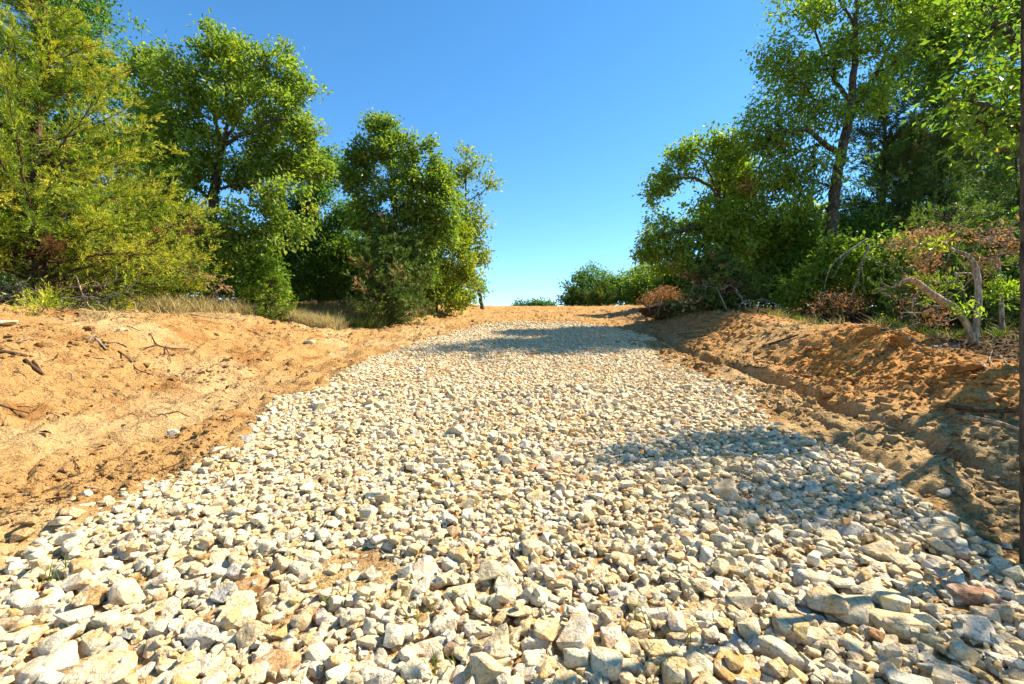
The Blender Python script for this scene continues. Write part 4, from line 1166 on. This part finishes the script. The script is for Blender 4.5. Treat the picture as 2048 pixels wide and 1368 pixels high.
dead_tree('dead_bush', 'low dead bush of rusty needles in the shade under the huge juniper', 'dead bush', [T(8.2, (140, 625), (140, 590), (150, 570)), T(8.2, (140, 615), (190, 590), (210, 575)), T(8.2, (140, 615), (90, 595), (70, 585))], [[.02, .012, .006]] * 3, 'darkwood',
          B(8.3, (150, 580, 60, 26), (200, 590, 46, 20), (80, 595, 50, 18)), None, 240, 200, None, 'greybark', 4, .05)


def root_clump(name, label, px, py, Y, w, h, seed, soilc, down=(0, 0, -1)):
    rng = np.random.default_rng(seed)
    c = P(px, py, Y); g = float(ground_h(c[:1], c[1:2])[0])
    a, b = w / F * Y / 2, h / F * Y
    base = np.array([c[0], c[1], g - .05])
    e = empty(name, base, label, 'root clump')
    v, f = LOD[0][int(seed) % 36]
    v = v * np.array([a, a * .55, b * .62]) * (1 + .5 * (vn3(v * 3 + seed, seed) - .5) + .3 * (vn3(v * 9 + seed, seed + 1) - .5))[:, None] + np.array([0, 0, b * .42])
    link('earth_lump', mesh('earth_lump', v, [f], M['soil'], True, {'soil': ('FLOAT_COLOR', np.broadcast_to(np.append(soilc, 1), (len(v), 4)))}), e)
    for i in range(16):
        s = np.array([rng.uniform(-a, a), -a * .45 + rng.normal() * .05, b * rng.uniform(.55, 1.0)])
        L = b * rng.uniform(.4, 1.0)
        pts = [s, s + np.array([rng.normal() * .12, -.12, rng.uniform(-.3, .25)]) * L * 1.2, s + np.array([rng.normal() * .35, -.18 + rng.normal() * .15, -.75]) * L]
        pp = resample(pts, .05)
        vv, q, t = tube(pp, np.linspace(rng.uniform(.008, .018), .003, len(pp)), 5, .2, i)
        m = MB(); m.add(vv, q, t); m.build('root', M['darkwood' if i % 3 else 'tanbark'], e, True, None, np.zeros(3))
    return e


root_clump('uprooted_root_clump', 'torn rusty clump of earth and dangling roots below the tall wide oak', 365, 600, 10.8, 170, 44, 5, np.array([.36, .17, .06]))
root_clump('uprooted_root_clump', 'dark knocked-over clump of roots and earth at the crest end of the bank', 1335, 650, 13.4, 110, 34, 8, np.array([.10, .055, .03]))


def stick(label, pts, r, bark, seed, name='fallen_stick', cat='stick', lift=.4, forks=(), group=None):
    q = [G(*p) for p in pts]
    r = r * .78
    q = [on_ground(a[0], a[1], r * lift + .010) for a in q]
    pp = resample(q, .05)
    pp[:, 2] = np.maximum(pp[:, 2], ground_h(pp[:, 0], pp[:, 1]) + r * .3)
    pp[1:-1, 2] = (pp[:-2, 2] + pp[1:-1, 2] * 2 + pp[2:, 2]) / 4
    mb = MB()
    v, f, t = tube(pp, np.linspace(r, r * .55, len(pp)), 8, .2, seed); mb.add(v, f, t)
    o = mb.build(name, M[bark], None, True, None, pp[0])
    for i, (fp, rr) in enumerate(forks):
        q = [G(*p) for p in fp]; q = resample([on_ground(a[0], a[1], rr * .5 + .012) for a in q], .05)
        m = MB(); v, f, t = tube(q, np.linspace(rr, rr * .4, len(q)), 6, .2, seed + i); m.add(v, f, t); m.build('fork', M[bark], o, True, None, pp[0])
    tag(o, label, cat, group)
    return o


stick('long pale bent stick along the rim of the dirt slope before the dry grass', [(335, 619), (365, 626), (393, 634), (432, 639), (476, 641)], .022, 'greybark', 1)
stick('dark forked stick spread on the mid slope', [(299, 672), (306, 682), (312, 689), (331, 695), (380, 698)], .017, 'darkwood', 2, forks=[([(312, 689), (295, 692), (277, 696)], .012), ([(331, 696), (338, 717), (342, 726)], .01)])
stick('thick brown stick end at the photo edge on the dirt slope', [(-12, 709), (10, 714), (28, 717), (55, 718)], .028, 'darkwood', 3)
stick('stubby split brown log piece lying downhill below the thick stick end', [(50, 727), (70, 736), (88, 744)], .026, 'darkwood', 4, 'log_piece', 'log', forks=[([(66, 726), (76, 733), (84, 740)], .016)])
stick('short bleached stick with a cut end on the slope', [(191, 693), (202, 697), (213, 701)], .020, 'greybark', 5)
stick('flat brown weathered stick beside the short bleached one', [(215, 690), (235, 691), (255, 694)], .020, 'tanbark', 6)
stick('long thin black root stick running down the slope', [(237, 702), (259, 717), (270, 735), (307, 755)], .012, 'darkwood', 7)
stick('tilted chalky chip of wood above the short bleached stick', [(176, 690), (184, 687), (192, 680)], .014, 'greybark', 8)
stick('thin straight brown twig near the loose rocks', [(137, 970), (170, 956), (201, 944)], .010, 'darkwood', 9)
stick('thin dark twig at the photo edge on the lower slope', [(-5, 807), (30, 810), (58, 816)], .010, 'darkwood', 10)
stick('thin pale twig pointing at a brown clod', [(38, 690), (55, 685), (74, 680)], .010, 'greybark', 11)
stick('short dark twig near the end of the long pale stick', [(463, 652), (470, 656), (478, 659)], .012, 'darkwood', 12)
stick('brown limb jutting in from the photo edge above another on the shaded bank', [(1895, 817), (1937, 832), (1990, 838), (2050, 836)], .028, 'darkwood', 13, lift=2.2, name='fallen_limb', cat='limb')
stick('pale brown limb lying under another at the photo edge', [(1918, 845), (1961, 855), (2021, 868), (2060, 882)], .030, 'tanbark', 14, lift=1.5, name='fallen_limb', cat='limb')
stick('short twig standing out of the orange bank', [(1810, 787), (1820, 772), (1828, 757)], .010, 'darkwood', 15)
stick('dark stick half buried along the foot of the orange bank', [(1612, 764), (1630, 755), (1648, 746)], .022, 'darkwood', 16)
stick('long pale log behind the orange bank, lying toward the bent trunks', [(1863, 695), (1900, 692), (1954, 681)], .024, 'greybark', 17)
stick('white split stake lying behind the big orange clod', [(1958, 722), (1966, 731), (1972, 740)], .026, 'greybark', 18)
stick('long curved root stick on the sunlit bank', [(1490, 738), (1530, 744), (1575, 728), (1614, 706)], .013, 'darkwood', 19)
stick('short straight twig on the flat dirt beside the rut', [(1469, 765), (1482, 758), (1494, 752)], .010, 'greybark', 20)
stick('thin log in the far shade beside the gravel', [(1353, 666), (1385, 664), (1415, 661)], .03, 'tanbark', 21)
stick('dark root stick across the shaded part of the bank', [(1523, 698), (1560, 686), (1597, 673)], .03, 'darkwood', 22)
stick('forked pale twig on the dark floor before the twin broken trunk', [(1814, 668), (1840, 700), (1848, 712)], .012, 'greybark', 23)
stick('thin dark twig lying across pale rocks at mid gravel', [(930, 1262), (960, 1275), (985, 1290)], .005, 'darkwood', 24, lift=14)


for k, (pts, r, lab) in enumerate([
        ([(1950, 694), (1990, 690), (2040, 700)], .010, 'thin bleached root curling away from the twin broken trunk toward the photo edge'),
        ([(1985, 705), (1978, 722), (1990, 742)], .010, 'short white crooked root below the silver stub'),
        ([(2000, 720), (2018, 735), (2034, 748)], .010, 'pale splintered stick at the photo edge above the two fallen limbs'),
        ([(1760, 672), (1800, 664), (1850, 668)], .012, 'grey stick lying along the back of the bank crest'),
        ([(1700, 662), (1722, 655), (1752, 658)], .010, 'thin grey stick between the bank crest and the brown twig tangle'),
        ([(1880, 660), (1905, 652), (1935, 660)], .010, 'pale stick on the dark floor at the foot of the arched trunk')]):
    stick(lab, pts, r, 'greybark', 60 + k, lift=2.0)


def clod(label, px, py, w, asp, seed, c):
    g = G(px, py); a = w / F * g[1] / 2 * .8
    v, f = LOD[0][seed % 36]
    v = v * (1 + .35 * (vn3(v * 2.5 + seed, seed) - .5) + .22 * (vn3(v * 8 + seed, seed + 1) - .5))[:, None] * np.array([a, a * .7, a * asp])
    yaw = np.array(Matrix.Rotation(seed * .7 % .6 - .3, 3, 'Z')); v = v @ yaw.T
    o = link('dirt_clod', mesh('dirt_clod', v, [f], M['soil'], True, {'soil': ('FLOAT_COLOR', np.broadcast_to(np.append(c, 1), (len(v), 4)))}), None, [float(k) for k in on_ground(g[0], g[1], a * asp * .22)])
    tag(o, label, 'dirt clod', 'big clods of earth')


OR = np.array([.44, .18, .045])
clod('biggest rust orange slab of earth on the bank top', 1930, 742, 80, .45, 3, OR)
clod('rounded orange clod on the bank crest before the dark forest floor', 1815, 688, 80, .55, 9, OR * .95)
clod('small upright orange clod on the bank crest', 1740, 667, 34, .8, 14, OR * 1.05)
clod('brown clod low on the bank near the half buried stick', 1655, 785, 52, .6, 17, np.array([.36, .19, .07]))
clod('tan clod in the middle of the orange bank', 1770, 808, 46, .6, 21, np.array([.40, .24, .10]))
clod('tan crumbly clod near the pale limb', 1960, 800, 60, .5, 25, np.array([.45, .29, .13]))
clod('dark clod at the end of a thin pale twig', 76, 688, 26, .7, 28, np.array([.26, .12, .04]))
clod('brown clod with a shaded face on the upper slope', 178, 660, 24, .6, 31, np.array([.33, .17, .06]))
clod('lone reddish clod on the lower slope', 186, 902, 18, .7, 33, np.array([.33, .15, .05]))

# ---------------- what nobody could count
def scatter(n, xr, yr, rng, dens):
    x = rng.uniform(*xr, n); y = np.exp(rng.uniform(math.log(yr[0]), math.log(yr[1]), n))
    k = rng.random(n) < dens(x, y)
    return x[k], y[k]


def woods(x, y): return np.maximum(sstep(left_w(y) + .1, left_w(y) + 1.0, left_toe(y) - x), sstep(.1, .6, x - right_ridge(y)))


def build_clods():
    rng = np.random.default_rng(300)
    def dens(x, y):
        berm = np.exp(-((x - right_ridge(y) + .8) / 1.0) ** 2)
        n = fbm2(x * 1.1, y * 1.1, 301, 3)
        return (gravel_in(x, y) < .05) * (1 - woods(x, y)) * np.clip(.14 + .30 * berm + 2.0 * (n - .52) + .45 * (x > 2.6) * (y < 6.5), 0, 1)
    x, y = scatter(90000, (-8.5, 6.5), (1.6, 16), rng, dens)
    z = ground_h(x, y); col = soil_colour(x, y) * rng.uniform(.75, 1.12, (len(x), 1))
    V, T_, C, n = [], [], [], 0
    berm = np.exp(-((x - right_ridge(y) + .8) / 1.0) ** 2)
    a = np.clip(np.exp(rng.normal(size=len(x)) * .55) * .0125 * (1 + .5 * berm), .004, .055)
    for i in range(len(x)):
        v, f = LOD[2][i % 36]
        yaw = rng.uniform(0, 6.3); c, s = math.cos(yaw), math.sin(yaw)
        w = v * np.array([a[i], a[i] * .8, a[i] * .6])
        w = np.stack([w[:, 0] * c - w[:, 1] * s, w[:, 0] * s + w[:, 1] * c, w[:, 2]], 1) + np.array([x[i], y[i], z[i] + a[i] * .2])
        V.append(w); T_.append(f + n); n += len(w); C.append(np.broadcast_to(np.append(col[i], 1), (len(w), 4)))
    o = link('dirt_crumbs', mesh('dirt_crumbs', np.concatenate(V), [np.concatenate(T_)], M['soil'], False, {'soil': ('FLOAT_COLOR', np.concatenate(C))}))
    tag(o, 'loose crumbs of tan and orange soil over the bare slopes', None, None, 'stuff'); print('crumbs', len(x))


def build_twigs():
    rng = np.random.default_rng(310)
    V0, V1, RR = [], [], []
    x, y = scatter(4500, (-9, 9), (1.7, 15), rng, lambda x, y: np.where(gravel_in(x, y) > 0, .01, .40 + .6 * woods(x, y)))
    L = np.exp(rng.normal(size=len(x)) * .6) * .085; az = rng.normal(size=len(x)) * .9 + .1
    dx, dy = np.cos(az) * L / 2, np.sin(az) * L / 2
    p0 = np.stack([x - dx, y - dy, ground_h(x - dx, y - dy) + .006], 1); p1 = np.stack([x + dx, y + dy, ground_h(x + dx, y + dy) + .006], 1)
    pm = (p0 + p1) / 2 + rng.normal(size=p0.shape) * .06 * L[:, None]; pm[:, 2] = np.maximum(pm[:, 2], ground_h(pm[:, 0], pm[:, 1]) + .004)
    r = .0022 + L * .016 * rng.uniform(.5, 1.2, len(L))
    for nm, sel, mt, lab in (('twig_litter', rng.random(len(x)) < .42, 'darkwood', 'dark broken twigs and roots littering the dirt'), ('straw_litter', None, 'greybark', 'bleached straws and splinters littering the dirt')):
        if sel is None: sel = ~first
        else: first = sel
        mb = MB(); v, q = frusta(p0[sel], r[sel], pm[sel], r[sel], 4); mb.add(v, q); v, q = frusta(pm[sel], r[sel], p1[sel], r[sel] * .6, 4); mb.add(v, q)
        o = mb.build(nm, M[mt], None, True); tag(o, lab, None, None, 'stuff')


def build_litter():
    rng = np.random.default_rng(320)
    x, y = scatter(60000, (-15, 14), (3.5, 20), rng, lambda x, y: woods(x, y) * .8 + .05 * (gravel_in(x, y) < 0) * np.clip(.2 + np.abs(x) / 6 - .3, 0, 1))
    z = ground_h(x, y) + rng.uniform(.005, .05, len(x))
    p = np.stack([x, y, z], 1)
    nr = np.array([0, 0, 1.]) + rng.normal(size=p.shape) * .45
    L = .07 * rng.uniform(.5, 1.3, len(x))
    v, q = leaf_quads(p, rng.normal(size=p.shape) * np.array([1, 1, .3]), nr, L, L * .5)
    o = link('leaf_litter', mesh('leaf_litter', v, [q], M['litter'], False, {'tint': ('FLOAT', np.repeat(rng.beta(1.4, 2.2, len(x)), 4))}))
    tag(o, 'dark fallen oak leaves over the woodland floor', None, None, 'stuff')


def grass(name, label, pts, hgt, mat, seed, bl=9, width=.006, lean=.35, tint=(.5, .25)):
    rng = np.random.default_rng(seed)
    n = len(pts); k = np.repeat(np.arange(n), bl)
    b = pts[k] + np.concatenate([rng.normal(size=(n * bl, 2)) * .035, np.zeros((n * bl, 1))], 1)
    h = hgt * rng.uniform(.45, 1.2, len(b)) * np.repeat(rng.uniform(.6, 1.15, n), bl)
    d = np.concatenate([rng.normal(size=(len(b), 2)) * lean, np.ones((len(b), 1))], 1)
    s = unit(np.concatenate([rng.normal(size=(len(b), 2)), np.zeros((len(b), 1))], 1)) * width
    m = b + d * h[:, None] * .55; t = b + d * h[:, None] * np.array([1.35, 1.35, .95])
    v = np.stack([b - s, b + s, m + s * .8, m - s * .8, t], 1).reshape(-1, 3)
    i = np.arange(len(b))[:, None] * 5
    o = link(name, mesh(name, v, [i + np.array([0, 1, 2, 3]), i + np.array([3, 2, 4])], M[mat], False, {'tint': ('FLOAT', np.repeat(np.clip(tint[0] + rng.normal(size=len(b)) * tint[1], 0, 1), 5))}))
    tag(o, label, None, None, 'stuff')


def patch(n, x0, x1, y0, y1, seed, cond=None):
    rng = np.random.default_rng(seed)
    x, y = rng.uniform(x0, x1, n), rng.uniform(y0, y1, n)
    k = fbm2(x * 1.3, y * 1.3, seed, 3) > .42
    if cond is not None: k &= cond(x, y)
    x, y = x[k], y[k]
    return np.stack([x, y, ground_h(x, y) - .01], 1)


build_clods(); build_twigs(); build_litter()
lx = lambda x, y: left_toe(y) - x
grass('dry_grass', 'tall straw coloured dry grass at the foot of the trees', np.concatenate([patch(2200, -9.6, -5.2, 8.9, 12.7, 401, lambda x, y: lx(x, y) > left_w(y) - .55), patch(1800, -7.0, -2.4, 12.6, 16.2, 402, lambda x, y: lx(x, y) > 1.0), patch(1000, -6.6, -3.4, 11.2, 12.6, 412, lambda x, y: lx(x, y) > 1.3)]), .34, 'straw', 403, 11, .006, .4, (.65, .25))
grass('rim_grass', 'thin tufts of straw coloured grass straggling down the rim of the dirt slope', np.concatenate([patch(260, -9.5, -5.4, 5.0, 9.4, 421, lambda x, y: (lx(x, y) > left_w(y) - 1.2) & (lx(x, y) < left_w(y) + .6)), patch(160, 4.6, 6.2, 6.2, 13, 422)]), .16, 'straw', 423, 9, .004, .6, (.6, .25))
grass('crest_grass', 'ragged low grass along the crest of the rise', patch(260, -3.5, 9.5, 24, 28, 431), .13, 'straw', 432, 9, .006, .5, (.5, .25))
grass('green_grass', 'green and gold grass along the hollow beside the dirt', patch(900, -6.2, -2.7, 12.2, 13.7, 404, lambda x, y: lx(x, y) > .9), .30, 'green_grass', 405, 14, .007, .3)
grass('bank_grass', 'thin grey-green grass on top of the shaded bank', patch(420, 5.2, 7.2, 6.5, 12, 406), .2, 'green_grass', 407, 9, .005, .5, (.25, .2))
sp = []
for px, py in [(120, 1150), (880, 1335), (1330, 1330), (1370, 1270), (832, 1225), (1290, 1265), (690, 1190)]:
    yy = np.arange(1.2, 6, .01); xx = (px - CX) / F * yy
    i = int(np.nonzero(base_h(xx, yy) + .05 >= CZ - (py - CY) / F * yy)[0][0]); sp.append([xx[i], yy[i], float(base_h(xx[i], yy[i])) + .03])
grass('weed_sprouts', 'small green grass sprouts between the rocks', np.array(sp), .08, 'green_grass', 409, 9, .003, .5, (.2, .15))
print('leaves', COUNT['leaf'])
